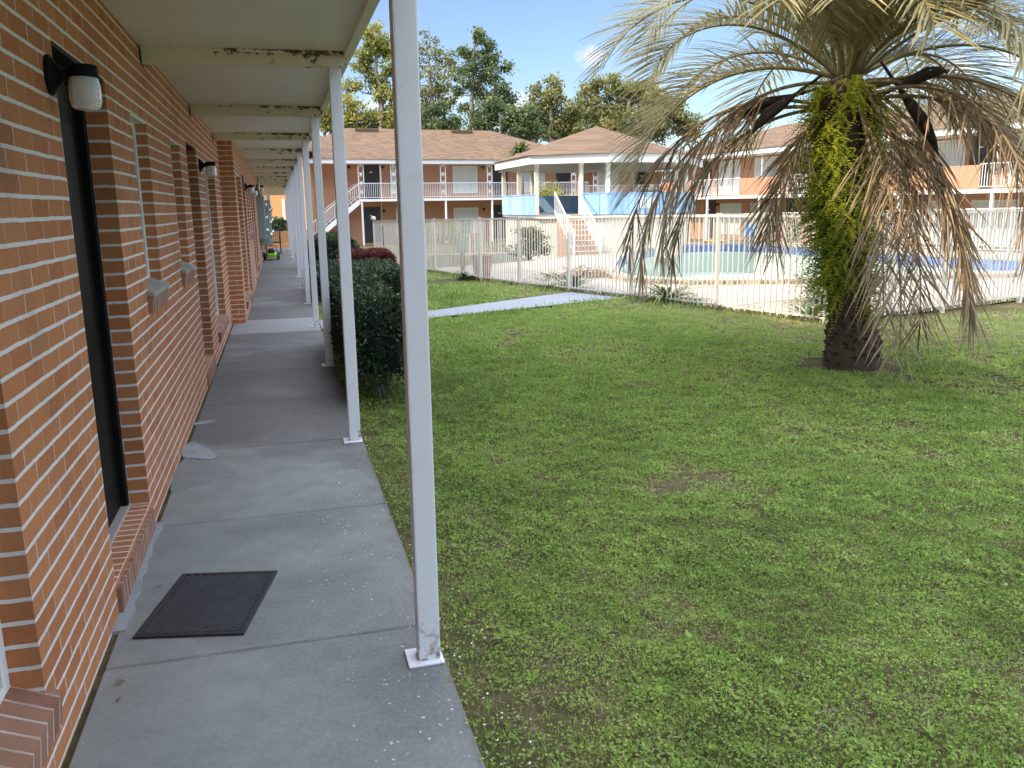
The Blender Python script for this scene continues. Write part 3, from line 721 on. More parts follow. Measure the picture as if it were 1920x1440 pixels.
ob = tag(empty('stucco_building', (-.6, 50.0, zg(50.5)), rad(-20)), 'sunlit orange building wall seen at the end of the walkway', 'building')
b = MB(); b.box(-8, 2.3, 0, 6, -.2, 5.2); b.build('wall', 'stucco_orange', ob)
b = MB(); b.add([(-8.4, -.5, 5.2), (2.7, -.5, 5.2), (2.7, 6.5, 5.2), (-8.4, 6.5, 5.2), (-6, 3, 6.8), (0, 3, 6.8)], [(0, 1, 5, 4), (1, 2, 5), (2, 3, 4, 5), (3, 0, 4), (3, 2, 1, 0)]); b.build('roof', 'shingle', ob)
b = MB(); b.box(.98, 1.12, -.06, .001, .2, 2.7); b.build('downpipe', 'white_trim', ob)
pl = tag(empty('wooden_enclosure', (.25, 43.2, zg(43.2))), 'low brown plank enclosure on the pavement before the orange wall', 'enclosure')
b = MB()
for k in range(18): b.box(-.9 + k * .125, -.782 + k * .125, 0, .03, .02, 1.0 + .02 * (k % 2))
b.build('front_planks', 'pale_wood', pl)
b = MB()
for k in range(10): b.box(-.93, -.90, .03 + k * .125, .148 + k * .125, .02, 1.0)
b.build('side_planks', 'pale_wood', pl)

# ------------------------------------------------------------------ plants
def box_hedge(name, cx, cy, sx, sy, z0, z1, nleaf, mat, label, L=.04, W=.018, stems=True, r=.12, cat='hedge', rz=0.):
    g = zg(cy); o = tag(empty(name, (cx, cy, g), rz), label, cat)
    k = int(nleaf); fc = RNG.random(k); area = np.array([sx * sy, sy * (z1 - z0), sy * (z1 - z0), sx * (z1 - z0), sx * (z1 - z0)]); cum = np.cumsum(area / area.sum())
    which = np.searchsorted(cum, fc); u = RNG.uniform(-.5, .5, (k, 2)); P = np.zeros((k, 3)); N = np.zeros((k, 3)); h = z1 - z0
    for w_, (a, b_) in enumerate([('t', 0), ('x', 1), ('x', -1), ('y', 1), ('y', -1)]):
        i = which == w_
        if a == 't': P[i] = np.c_[u[i, 0] * sx, u[i, 1] * sy, np.full(i.sum(), z1)]; N[i] = (0, 0, 1)
        if a == 'x': P[i] = np.c_[np.full(i.sum(), b_ * sx / 2), u[i, 0] * sy, z0 + (u[i, 1] + .5) * h]; N[i] = (b_, 0, 0)
        if a == 'y': P[i] = np.c_[u[i, 0] * sx, np.full(i.sum(), b_ * sy / 2), z0 + (u[i, 1] + .5) * h]; N[i] = (0, b_, 0)
    # round the corners and let the outline wander; the underside breaks up
    q = P - np.array([0, 0, (z0 + z1) / 2]); H = np.array([sx / 2, sy / 2, h / 2]); e = np.maximum(np.abs(q) - (H - r), 0); el = np.linalg.norm(e, axis=1)
    sc = np.where(el > r, r / np.maximum(el, 1e-6), 1.)[:, None]; q = np.sign(q) * (np.minimum(np.abs(q), H - r) + e * sc); P = q + np.array([0, 0, (z0 + z1) / 2])
    bumpn = (vnoise(P[:, 0] + P[:, 2] * .7 + cx, P[:, 1] + cy, 4.2, 5) - .5) * .10
    P += N * (bumpn[:, None] - np.abs(RNG.normal(0, .035, (k, 1))) + .03)
    low = (P[:, 2] - z0) / h; keep = RNG.random(k) < np.clip(.25 + low * 2.2, 0, 1); P = P[keep]; N = N[keep]; k = len(P)
    ax = N * np.where(N[:, 2:] > .5, .1, .5) + RNG.normal(0, .6, (k, 3)) + np.array([0, 0, .25])
    sz = RNG.uniform(.7, 1.35, k)
    tint = np.clip(RNG.beta(2, 3.4, k) + .30 * (N[:, 2] > .5) + (vnoise(P[:, 0] + cx, P[:, 1] + cy, 6, 2) - .5) * .35, 0, .93); tint[RNG.random(k) < .015] = 1.  # upward-facing leaves tinted lighter, painting in sky light on the top
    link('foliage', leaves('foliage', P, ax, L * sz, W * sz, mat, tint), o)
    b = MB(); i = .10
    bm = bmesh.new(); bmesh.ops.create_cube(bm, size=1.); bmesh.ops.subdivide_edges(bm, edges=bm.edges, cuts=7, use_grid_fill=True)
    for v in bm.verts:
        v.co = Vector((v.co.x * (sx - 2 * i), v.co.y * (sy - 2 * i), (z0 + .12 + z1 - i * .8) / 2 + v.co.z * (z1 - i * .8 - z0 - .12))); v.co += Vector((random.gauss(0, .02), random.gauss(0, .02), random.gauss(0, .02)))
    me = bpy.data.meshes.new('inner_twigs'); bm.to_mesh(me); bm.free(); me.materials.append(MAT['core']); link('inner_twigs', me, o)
    if stems:
        ns = max(3, int(sy * 2.2))
        for j in range(ns):
            x, y = random.uniform(-sx * .2, sx * .2), -sy / 2 + sy * (j + .5) / ns + random.uniform(-.08, .08)
            b = MB()
            for q_ in range(3):
                dx, dy = random.uniform(-.16, .16), random.uniform(-.16, .16)
                b.tube([(x + dx * .15, y + dy * .15, -.04), (x + dx * .5, y + dy * .5, z0 * .6 + .1), (x + dx, y + dy, z0 + .3)], [.018, .014, .009], 6)
            b.build('stem', 'bark_grey', o)
    return o
def bush(name, cx, cy, rx, ry, h, nleaf, mat, label, L, cat):
    o = tag(empty(name, (cx, cy, zg(cy))), label, cat); nc = max(14, nleaf // 60); P = []; b = MB()
    for i in range(nc):
        a = random.uniform(0, 6.28); q = random.random() ** .5; z = h * random.uniform(.15, .92); f = math.sin(math.pi * min(.95, .25 + .7 * z / h)) ; c_ = np.array([rx * q * f * math.cos(a), ry * q * f * math.sin(a), z])
        P.append(c_ + RNG.normal(0, 1, (nleaf // nc, 3)) * [rx * .16, ry * .2, h * .06])
        if i % 3 == 0: b.tube([(0, 0, -.05), (c_[0] * .3, c_[1] * .3, z * .5), tuple(c_)], [.025, .018, .008], 5)
    P = np.vstack(P); P = P[P[:, 2] > 0]; k = len(P)
    link('foliage', leaves('foliage', P, RNG.normal(0, 1, (k, 3)) + [0, 0, .4], L * RNG.uniform(.6, 1.3, k), L * .4, mat, np.clip(RNG.normal(.45, .2, k), 0, 1)), o); b.build('branches', 'bark_grey', o)
    return o
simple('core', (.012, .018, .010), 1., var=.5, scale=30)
box_hedge('box_hedge', .755, 8.5, .44, 3.5, .13, .82, 30000, 'hedge_leaf', 'dark green clipped hedge along the walkway behind the front post', .045, .017, r=.06)
box_hedge('box_hedge', 1.35, 16.2, 1.5, 3.2, .05, .56, 16000, 'hedge_leaf', 'dark low hedge in front of the red leaved bush', .06, .026)
box_hedge('red_bush', 2.0, 21.2, 1.25, .9, .12, .66, 7000, 'red_leaf', 'low dark red leaved bush between the hedges and the gate', .07, .035, cat='bush', r=.25)
box_hedge('rounded_bush', 1.35, 23.8, 1.3, 2.2, .1, 1.0, 7000, 'round_leaf', 'rounded green bush beside the outside staircase', .09, .045, cat='bush', r=.5)
box_hedge('rounded_bush', -.05, 45.2, 1.0, .8, .3, 1.62, 1500, 'round_leaf', 'dark rounded bush above the plank enclosure', .12, .06, cat='bush', r=.45)
bush('garden_bush', 8.9, 48.6, 1.5, .8, 1.35, 3000, 'tree_yellow', 'yellow green bush in front of the brick wing behind the pool fence', .13, cat='bush')
bush('garden_bush', 15.0, 47.5, 1.9, 1.3, 3.3, 6000, 'tree_yellow', 'tall yellow green bush seen through the open pavilion', .16, cat='bush')

def spiky(name, x, y, n_, L, label, cat='plant', mat='spiky_leaf', stem=0., w=.035, droop=.25, up=.75, group=None, fan=False):
    o = tag(empty(name, (x, y, zg(y))), label, cat, group)
    V = []; F = []; T = []
    for i in range(n_):
        az = random.uniform(0, 6.283); e = math.asin(min(.98, random.uniform(.12, 1) * up + .05)); l = L * random.uniform(.65, 1.1)
        dv = Vector((math.cos(az) * math.cos(e), math.sin(az) * math.cos(e), math.sin(e))); sd = Vector((-math.sin(az), math.cos(az), 0)); p = Vector((0, 0, stem)); b0 = len(V)
        for k in range(5):
            s = k / 4; ww = w * (1 - s) ** .6 * (.6 + .8 * min(1, s * 3)) / 2 + .001
            q = p + dv * l * s - Vector((0, 0, droop * l * s * s)); V += [q - sd * ww, q + sd * ww]
        for k in range(4): F.append((b0 + 2 * k, b0 + 2 * k + 1, b0 + 2 * k + 3, b0 + 2 * k + 2)); T.append(random.random())
    link('leaves', mesh_np('leaves', V, F, mat, T), o)
    if stem > .05:
        b = MB(); b.tube([(0, 0, -.05), (.02, .01, stem * .5), (0, 0, stem)], [.06, .05, .045] if stem < 1.5 else [.15, .13, .14], 8); b.build('stem', 'bark_grey', o)
    return o
spiky('spiky_plant', 5.45, 15.9, 44, 1.0, 'grey green spiky plant against the fence beside the path end', w=.07)
spiky('spiky_plant', 6.05, 12.75, 110, 1.1, 'yellowing clump of long thin leaves against the inside of the fence', w=.045, droop=.5)
spiky('spiky_plant', 6.95, 10.15, 36, .7, 'sparse spiky plant behind the fence by the palm trunk', w=.05)
spiky('spiky_plant', 8.15, 11.5, 80, 1.05, 'tall silvery spiky plant just past the palm trunk inside the fence', w=.045)
spiky('fan_palm_plant', 9.3, 12.2, 26, .55, 'small yellow green fan plant on the deck behind hanging fronds', w=.06)
spiky('fan_palm_plant', 13.4, 12.7, 26, .5, 'small fan leaved plant on the deck towards the pool end', w=.05)
spiky('fan_palm_plant', 17.6, 16.4, 26, .6, 'yellow agave like plant growing at the pool rim', w=.08)
spiky('yucca_plant', 16.6, 42.5, 60, .75, 'green yucca with a spiky head seen through the pavilion', w=.07, stem=2.1, up=.9)
sab = spiky('cabbage_palm', 12.3, 43.6, 170, 1.25, 'small cabbage palm with yellow green fan head beside the pavilion roof', cat='palm tree', mat='spiky_leaf', stem=4.6, w=.12, droop=.45, up=.95)

def tuft_field(name, pts, label=None, mat='weed_leaf', L=.12, n_=24, spread=.1):
    P = []; A = []
    for x, y in pts:
        k = n_; a = RNG.normal(0, spread, (k, 2)); P.append(np.c_[x + a[:, 0], y + a[:, 1], np.full(k, zg(y) + .005)]); A.append(np.c_[RNG.normal(0, .5, (k, 2)), np.ones(k)])
    P = np.vstack(P); A = np.vstack(A); k = len(P)
    o = link(name, leaves(name, P, A, L * RNG.uniform(.5, 1.3, k), L * .16, mat, RNG.random(k))); tag(o, kind='stuff')
    if label: o['label'] = label
pts = [(fence_x(y) + random.gauss(.05, .06), y) for y in np.linspace(9.7, 24, 120)] + [(6.75 + t * 9.8, 9.55 + t * 2.65 + random.gauss(0, .05)) for t in np.linspace(0, 1, 60)]
tuft_field('weeds', pts, 'weeds growing along the foot of the pool fence', L=.11)
PR = offset_loop(POOL, .46)
tuft_field('coping_weeds', [p for i, p in enumerate(PR) if p[1] < 17.5 and random.random() < .75], 'weeds along the outside of the pool coping', L=.13)
# dry brush heap
P = np.c_[RNG.normal(0, .55, 900), RNG.normal(0, .3, 900), np.abs(RNG.normal(0, .1, 900))]; P[:, 2] *= np.exp(-(P[:, 0] ** 2) * 2)
o = link('brush_heap', leaves('brush_heap', P, RNG.normal(0, 1, (900, 3)) * [1, 1, .4], .22, .02, 'dry_leaf', RNG.random(900)), None, (6.75, 18.6, zg(18.6) + .02)); tag(o, 'low heap of dry twigs on the deck by the pool edge', 'brush heap')
bush('flowering_shrub', 8.3, 28.6, .75, .5, 1.05, 2600, 'weed_leaf', 'straggly yellowing shrub beside the pavilion steps', .12, cat='shrub')

# ------------------------------------------------------------------ pool fence
def fence_run(pts, label, H=1.38, name='pool_fence', skip=None, group='white metal pool fences'):
    o = tag(empty(name, (*pts[0], zg(pts[0][1]))), label, 'fence', group); ox, oy, oz = o.location
    for i, (a, b) in enumerate(zip(pts[:-1], pts[1:])):
        a3 = Vector((a[0] - ox, a[1] - oy, zg(a[1]) - oz)); b3 = Vector((b[0] - ox, b[1] - oy, zg(b[1]) - oz)); dv = b3 - a3; L = dv.length; nn = max(2, round(L / .102))
        p = MB(); z = Vector((0, 0, 1))
        p.bar(a3 + z * H, b3 + z * H, .034, .036); p.bar(a3 + z * .09, b3 + z * .09, .026, .028)
        for k in range(1, nn):
            q = a3 + dv * (k / nn) + Vector((random.gauss(0, .002), random.gauss(0, .002), 0)); p.bar(q + z * .075, q + z * (H - .015), .0165)
        p.build('panel', 'white_fence', o)
    for q in pts:
        if q == skip: continue
        g = Vector((q[0] - ox, q[1] - oy, zg(q[1]) - oz)); p = MB(); p.box(g.x - .026, g.x + .026, g.y - .026, g.y + .026, g.z - .02, g.z + H + .03)
        p.box(g.x - .031, g.x + .031, g.y - .031, g.y + .031, g.z + H + .03, g.z + H + .04); p.build('post', 'white_fence', o)
    return o
fence_run(FA[1:], 'white picket pool fence running from the path past the palm', group=None)
fence_run(FB, 'white picket pool fence turning behind the palm trunk', group=None, skip=FB[0])
gt = fence_run([FA[0], (3.45, 24.9), FA[1]], 'white metal fence section with the latch gate behind the red bush', name='fence_gate', group=None, skip=FA[1])
b = MB(); b.box(.15, .19, -1.1, -1.06, .65, 1.25); b.build('latch_bar', 'dark_metal', gt)
b = MB(); b.lathe([(0, .12), (.07, .1), (.09, 0), (.0, 0)], 12, Matrix.Translation((0, 0, 1.42))); b.build('finial', 'white_fence', gt)
fence_run([(5.0, 32.4), (7.0, 32.2), (9.1, 31.95)], 'white picket fence behind the pool in front of the brick building', group=None)
fence_run([(15.8, 37.5), (18.4, 37.4), (20.6, 37.1), (21.0, 34.2), (21.3, 31.2), (21.6, 28.2), (21.9, 25.2), (22.2, 22.2), (22.5, 19.2), (22.8, 16.2)], 'white fence beyond the pool before the long two storey wing', group=None)

# deck furniture
pt = tag(empty('clay_pot', (4.62, 19.9, zg(19.9))), 'large clay planter pot standing behind the fence', 'planter')
b = MB(); b.lathe([(0, 0), (.19, 0), (.22, .3), (.24, .50), (.27, .51), (.27, .56), (.22, .56), (.21, .45), (0, .45)], 24); b.build('pot', 'terracotta', pt)
spiky('potted_plant', 4.22, 19.6, 60, .5, 'dark leafy plant beside the clay planter behind the fence', mat='round_leaf', w=.09, droop=.3)
ub = tag(empty('utility_box', (4.75, 22.8, zg(22.8))), 'green electric box on a post behind the fence', 'utility box')
b = MB(); b.box(-.15, .15, -.1, .1, .5, .95); b.build('box', 'utility_green', ub, .01)
b = MB(); b.box(-.05, .05, -.04, .04, 0, .5); b.build('post', 'pale_wood', ub)
b = MB(); b.box(.0, .22, -.1, .1, 1.0, 1.38); b.build('meter_box', 'utility_green', ub, .01)
bk = tag(empty('bucket', (17.3, 35.9, zg(35.9))), 'white plastic bucket on the far pool deck', 'bucket')
b = MB(); b.lathe([(0, 0), (.22, 0), (.27, .48), (.285, .48), (.285, .5), (.25, .5), (.2, .03), (0, .03)], 20); b.build('body', 'bucket_white', bk)
b = MB(); b.tube([(-.27, 0, .46), (-.2, -.2, .55), (0, -.29, .58), (.2, -.2, .55), (.27, 0, .46)], .008, 6); b.build('handle', 'steel', bk)
yb = tag(empty('low_bench', (19.0, 35.4, zg(35.4))), 'low yellow bench lying on the far pool edge', 'bench')
b = MB(); b.box(-.55, .55, -.22, .22, .16, .24); b.build('top', 'yellow_plastic', yb, .02)
for sx in (-.42, .42): b = MB(); b.box(sx - .04, sx + .04, -.2, .2, 0, .16); b.build('leg', 'yellow_plastic', yb)
bc = tag(empty('pool_chair', (20.6, 35.3, zg(35.3)), rad(-60)), 'bright blue plastic chair on the far pool deck', 'chair')
b = MB(); b.box(-.24, .24, -.24, .24, .38, .42); b.build('seat', 'blue_plastic', bc, .015)
b = MB(); b.add([(-.24, .2, .42), (.24, .2, .42), (.26, .34, .92), (-.26, .34, .92), (-.24, .24, .42), (.24, .24, .42), (.26, .38, .92), (-.26, .38, .92)], [(0, 1, 2, 3), (7, 6, 5, 4), (0, 4, 5, 1), (2, 6, 7, 3), (1, 5, 6, 2), (0, 3, 7, 4)]); b.build('backrest', 'blue_plastic', bc, .015)
for sx in (-.22, .22):
    for sy in (-.22, .22): b = MB(); b.bar((sx, sy, 0), (sx, sy, .39), .04); b.build('leg', 'blue_plastic', bc)
    b = MB(); b.bar((sx * 1.1, -.2, .62), (sx * 1.1, .28, .62), .05, .03); b.build('armrest', 'blue_plastic', bc)
hr = tag(empty('pool_handrail', (12.6, 30.4, zg(30.4)), rad(-15)), 'bent steel handrail at the pool steps before the pavilion', 'handrail')
for k in (0, .45):
    b = MB(); b.tube([(0, k, 0), (0, k, .75), (.06, k, .82), (.4, k, .74), (.85, k, .35), (.9, k, -.1)], .022, 8); b.build('rail', 'steel', hr)
dr = tag(empty('pool_inlet', (10.2, 24.0, -1.45)), 'round dark skimmer fitting on the pale pool floor', 'pool fitting')
b = MB(); b.lathe([(0, .12), (.14, .11), (.2, .04), (.24, 0)], 16); b.build('cover', 'vent_brown', dr)

# ------------------------------------------------------------------ two-storey wings
def rail_panel(mb, x0, x1, y, z0, z1, sp=.11):
    mb.box(x0, x1, y - .02, y + .02, z1 - .04, z1); mb.box(x0, x1, y - .015, y + .015, z0 + .07, z0 + .1)
    k = max(2, round((x1 - x0) / sp))
    for i in range(k + 1): mb.box(x0 + (x1 - x0) * i / k - .009, x0 + (x1 - x0) * i / k + .009, y - .009, y + .009, z0 + .1, z1 - .04)
def two_storey(root, x0, x1, zb, zf, ze, doors, windows, lowposts, columns, lamps, zr, vents, balc, depth=8., ridge_in=4., hip=(4., 4.), solid=()):
    """local frame: x along the facade, y into the building, z up; facade at y=0, gallery 1.4 m deep in front"""
    b = MB(); b.box(x0, x1, 0, depth, zb - .6, ze); b.build('wall', 'brick_far', root)
    g = 1.45
    b = MB(); b.box(x0 - .6, x1 + .6, -g - .12, depth + .4, ze - .02, ze + .03); b.build('soffit', 'cream_trim', root)
    b = MB(); b.box(x0 - .62, x1 + .62, -g - .16, -g - .12, ze - .03, ze + .21); b.box(x0 - .66, x0 - .62, -g - .16, depth + .4, ze - .03, ze + .21); b.box(x1 + .62, x1 + .66, -g - .16, depth + .4, ze - .03, ze + .21); b.build('fascia', 'white_trim', root)
    b = MB(); e = ze + .215; X0, X1, Y0, Y1 = x0 - .72, x1 + .72, -g - .24, depth + .5; yr = ridge_in
    b.add([(X0, Y0, e), (X1, Y0, e), (X1, Y1, e), (X0, Y1, e), (x0 + hip[0], yr, zr), (x1 - hip[1], yr, zr)], [(0, 1, 5, 4), (1, 2, 5), (2, 3, 4, 5), (3, 0, 4), (3, 2, 1, 0)])
    rf = b.build('roof', 'shingle', root)
    for (a, c_) in vents:
        v = MB(); v.box(a, c_, yr - .75, yr - .45, zr - .33, zr - .08); v.build('vent', 'vent_brown', rf)
    b = MB(); b.box(balc[0], balc[1], -g, -.001, zf - .14, zf); b.build('balcony_floor', 'white_trim', root)
    for (a, c_) in [(balc[0], balc[1])]:
        cuts = sorted([a, c_] + [q for s in solid for q in s])
        for i, (p, q) in enumerate(zip(cuts[:-1], cuts[1:])):
            if q - p < .05: continue
            if any(s[0] <= (p + q) / 2 <= s[1] for s in solid):
                b = MB(); b.box(p, q, -g + .02, -g + .12, zf + .005, zf + .85); b.build('parapet', 'brick_far', root)
            else:
                b = MB(); rail_panel(b, p, q, -g + .05, zf, zf + .9); b.build('railing', 'white_trim', root)
    for x, fl in doors:
        z0 = zf if fl else zb + .12
        b = MB(); b.box(x, x + .88, -.05, -.002, z0, z0 + 2.0); d_ = b.build('door', 'door_far', root)
        b = MB(); b.box(x - .06, x, -.06, -.002, z0, z0 + 2.06); b.box(x + .88, x + .94, -.06, -.002, z0, z0 + 2.06); b.box(x, x + .88, -.06, -.002, z0 + 2.0, z0 + 2.06); b.build('frame', 'brick_rowlock' if False else 'vent_brown', d_)
        b = MB(); b.box(x + .32, x + .5, -.056, -.05, z0 + 1.52, z0 + 1.58); b.build('number_plate', 'plate_white', d_)
        for hz in (.95, 1.12):
            b = MB(); b.lathe([(0, -.05), (.03, -.04), (.03, 0)], 10, Matrix.Translation((x + .8, -.06, z0 + hz)) @ Matrix.Rotation(rad(-90), 4, 'X')); b.build('knob', 'brass', d_)
    for x, wd, fl, zlo, zhi in windows:
        z0 = (zf if fl else zb); b = MB(); a, c_, p, q = x, x + wd, z0 + zlo, z0 + zhi
        b.box(a, a + .06, -.04, -.002, p, q); b.box(c_ - .06, c_, -.04, -.002, p, q); b.box(a + .06, c_ - .06, -.04, -.002, q - .06, q); b.box(a + .06, c_ - .06, -.04, -.002, p, p + .06); b.box((a + c_) / 2 - .03, (a + c_) / 2 + .03, -.035, -.002, p + .06, q - .06)
        wn_ = b.build('window', 'white_trim', root)
        b = MB(); b.box(a + .06, c_ - .06, -.018, -.003, p + .06, q - .06); b.build('curtain', 'curtain', wn_)
    for x in lowposts:
        b = MB(); b.box(x - .05, x + .05, -g + .01, -g + .11, zb, zf - .14); b.build('post', 'white_trim', root)
    for x, full in columns:
        b = MB()
        for dx in ((-.15, .15) if full else (0,)): b.box(x + dx - .022, x + dx + .022, -g + .1, -g + .144, zf + .003, ze - .02)
        if full:
            for k in range(4):
                zc = zf + .28 + k * .5; b.box(x - .128, x + .128, -g + .11, -g + .134, zc, zc + .02); b.box(x - .128, x + .128, -g + .11, -g + .134, zc + .2, zc + .22)
                b.box(x - .07, x + .07, -g + .115, -g + .13, zc + .05, zc + .17)
        b.build('column', 'white_trim', root)
    for x, fl in lamps:
        z0 = (zf if fl else zb + .1) + 1.8; b = MB(); b.box(x - .04, x + .04, -.08, -.002, z0, z0 + .12); b.lathe([(0, .02), (.06, .0), (.05, -.14), (0, -.15)], 10, Matrix.Translation((x, -.13, z0 + .1))); b.build('lamp', 'dark_metal', root)

# wing at the back (left of the pavilion); frame origin on the facade
ang = math.atan2(.13, 1)
lw = tag(empty('brick_wing', (1.71, 51.43, 0), ang), 'two storey brick wing with white gallery railing and outside stairs', 'building')
two_storey(lw, -1.6, 17.5, -.55, 2.07, 4.07, [(3.38, 1), (3.28, 0), (11.5, 1), (11.45, 0), (15.9, 1), (15.9, 0)],
           [(5.05, 1.7, 1, .3, 1.92), (8.85, 1.6, 1, .3, 1.92), (5.2, 1.6, 0, .5, 2.05), (8.85, 1.6, 0, .5, 2.05), (13.4, 1.6, 1, .3, 1.92), (13.4, 1.6, 0, .5, 2.05)],
           [2.86, 5.0, 7.9, 10.85, 13.6, 16.4], [(2.9, 1), (4.05, 0), (4.8, 1), (7.8, 1), (10.75, 1), (13.6, 1), (16.4, 1)], [(2.5, 1), (4.5, 1), (10.8, 1), (4.45, 0), (10.8, 0)], 6.45, [(3.75, 5.2), (10.0, 11.4)], (2.7, 17.4), hip=(4.9, 4.6))
b = MB(); b.bar((4.32, -.08, -.4), (4.32, -.08, 4.0), .05); b.build('drainpipe', 'cream_trim', lw)
b = MB(); b.box(5.0, 5.75, -1.0, -.45, 2.08, 2.45); ac = b.build('air_conditioner', 'white_trim', lw, .02)
b = MB(); b.box(5.04, 5.71, -1.012, -.999, 2.13, 2.3); b.build('grille', 'dark_metal', ac)
# outside staircase
st = tag(empty('outside_staircase', (1.71, 51.43, 0), ang), 'white metal staircase climbing to the upper gallery of the brick wing', 'staircase')
sx0, sz0, sx1, sz1, ys = -.45, -.5, 2.72, 2.07, -1.4
for k, yy in enumerate((ys, ys + 1.05)):
    b = MB(); b.bar((sx0, yy, sz0 - .05), (sx1, yy, sz1 - .14), .05, .26); b.build('stringer', 'white_trim', st)
    b = MB(); b.bar((sx0, yy, sz0 + .95), (sx1, yy, sz1 + .88), .04); b.bar((sx0, yy, sz0 + .28), (sx1, yy, sz1 + .2), .03)
    for j in range(25):
        t_ = j / 24; X_, Z_ = sx0 + (sx1 - sx0) * t_, sz0 + (sz1 - sz0) * t_; b.bar((X_, yy, Z_ + .26), (X_, yy, Z_ + .92), .02)
    b.build('railing', 'white_trim', st)
for j in range(13):
    t_ = (j + .5) / 13; X_, Z_ = sx0 + (sx1 - sx0) * t_, sz0 + (sz1 - sz0) * t_; b = MB(); b.box(X_ - .14, X_ + .14, ys + .025, ys + 1.025, Z_ - .02, Z_ + .03); b.build('tread', 'concrete_path', st)
# lower wing seen behind the pavilion
bwg = tag(empty('rear_wing', (14.0, 57.5, 0), rad(4)), 'shaded brick wing with brown roof seen through the open pavilion', 'building')
two_storey(bwg, 2.0, 22.0, -.6, 1.95, 3.8, [(6, 1), (11, 1), (6, 0)], [(3.2, 1.6, 1, .3, 1.9), (8, 1.6, 1, .3, 1.9), (13.2, 1.6, 1, .3, 1.9), (8, 1.6, 0, .5, 2.0)], [2.5, 5.5, 8.5, 11.5, 14.5, 17.5], [(2.5, 1), (7.2, 1), (12.5, 1)], [(7.3, 1)], 5.3, [], (2.1, 21.9))
# long wing behind the pool; local x runs towards the camera
A = Vector((23.61, 44.52, 0)); Bv = Vector((25.73, 25.52, 0)); dv = (Bv - A).normalized()
rw = tag(empty('pool_wing', A, math.atan2(dv.y, dv.x)), 'long two storey brick wing with brick parapet balconies behind the palm', 'building')
# mirrored frame: local -y must face the pool
rw.rotation_euler = (0, 0, math.atan2(dv.y, dv.x))
two_storey(rw, -3.2, 30.0, -.5, 1.88, 3.88, [(-.42, 0), (6.6, 0), (12.4, 0), (-.9, 1), (6.9, 1), (13.6, 1), (17.0, 1)],
           [(1.0, 1.9, 0, .35, 2.0), (3.7, 1.9, 0, .35, 2.0), (8.2, 1.9, 0, .35, 2.0), (14.2, 2.0, 0, .3, 2.0), (17.2, 2.0, 0, .3, 2.0), (20.5, 2.0, 0, .3, 2.0), (.75, 1.9, 1, .15, 1.9), (3.9, 1.9, 1, .15, 1.9), (9.0, 1.9, 1, .15, 1.9), (11.4, 1.9, 1, .15, 1.9), (15, 1.7, 1, .15, 1.9), (18.6, 1.8, 1, .15, 1.9), (22, 1.8, 1, .15, 1.9)],
           [-2.7, 1.75, 6.2, 10.6, 15.0, 19.2, 23.5], [(-2.7, 0), (1.75, 0), (6.2, 0), (10.6, 0), (15.0, 0), (19.2, 0), (23.5, 0)], [(.75, 0), (-2.3, 1), (7.9, 0), (14.5, 1)], 5.75, [], (-3.0, 29.8), hip=(4.2, 4.2),
           solid=[(-2.9, .1), (4.6, 7.4), (13.0, 18.6), (22.5, 25.)])

# ------------------------------------------------------------------ pavilion (raised, open, blue boards)
gz = tag(empty('pavilion', (14.0, 36.5, 0)), 'raised open pavilion with brown hipped roof and blue board panels', 'pavilion')
gl = lambda o: (setattr(o, 'location', (-14.0, -36.5, 0)), o)[1]
EV = [(9.55, 38.2), (9.57, 32.7), (12.25, 31.2), (15.63, 31.65), (18.7, 36.1), (17.6, 41.2), (12.2, 42.2)]
CEN = Vector((14.1, 37.2)); zE = 3.13
ins = lambda p, f: tuple(CEN + (Vector(p) - CEN) * f)
b = MB()
ne = len(EV); b.add([(*ins(p, 1.02), 3.455) for p in EV] + [(14.1, 37.4, 5.0)], [(i, (i + 1) % ne, ne) for i in range(ne)]); gl(b.build('roof', 'shingle', gz))
b = MB()
for i in range(ne):
    p, q = EV[i], EV[(i + 1) % ne]; pi, qi = ins(p, .985), ins(q, .985)
    b.add([(*p, zE), (*q, zE), (*q, 3.45), (*p, 3.45), (*pi, zE), (*qi, zE), (*qi, 3.45), (*pi, 3.45)], [(0, 1, 2, 3), (5, 4, 7, 6), (0, 4, 5, 1)])
gl(b.build('fascia', 'white_trim', gz))
b = MB(); b.add([(*ins(p, .984), 3.22) for p in EV], [tuple(range(ne))]); gl(b.build('ceiling', 'cream_trim', gz))
FL = [ins(p, .93) for p in EV]; zF = 1.2
b = MB(); b.prism([ins(p, .93) for p in EV], zF - .12, zF); gl(b.build('floor', 'concrete_path', gz))
b = MB(); b.prism([ins(p, .90) for p in EV], -.6, zF - .122); gl(b.build('base_wall', 'gazebo_cream', gz))
def along(a, c_, t): return (a[0] + (c_[0] - a[0]) * t, a[1] + (c_[1] - a[1]) * t)
pts = [FL[0], along(FL[0], FL[1], .5), FL[1], along(FL[1], FL[2], .55), FL[2], FL[3], along(FL[3], FL[4], .5), FL[4], FL[5], along(FL[5], FL[6], .5), FL[6]]
pts[3] = (11.42, 32.05)
for x, y in pts:
    x, y = CEN + (Vector((x, y)) - CEN) * .985
    b = MB(); b.box(x - .075, x + .075, y - .075, y + .075, zF + .003, 3.219); b.box(x - .095, x + .095, y - .095, y + .095, 3.05, 3.215); gl(b.build('post', 'gazebo_cream', gz))
def panel(a, c_, z0=zF - .02, z1=1.97):
    b = MB(); b.bar((*a, (z0 + z1) / 2), (*c_, (z0 + z1) / 2), .06, z1 - z0); gl(b.build('board_panel', 'blue_boards', gz))
    b = MB(); b.bar((*a, z1 + .02), (*c_, z1 + .02), .1, .035); gl(b.build('cap_rail', 'blue_boards', gz))
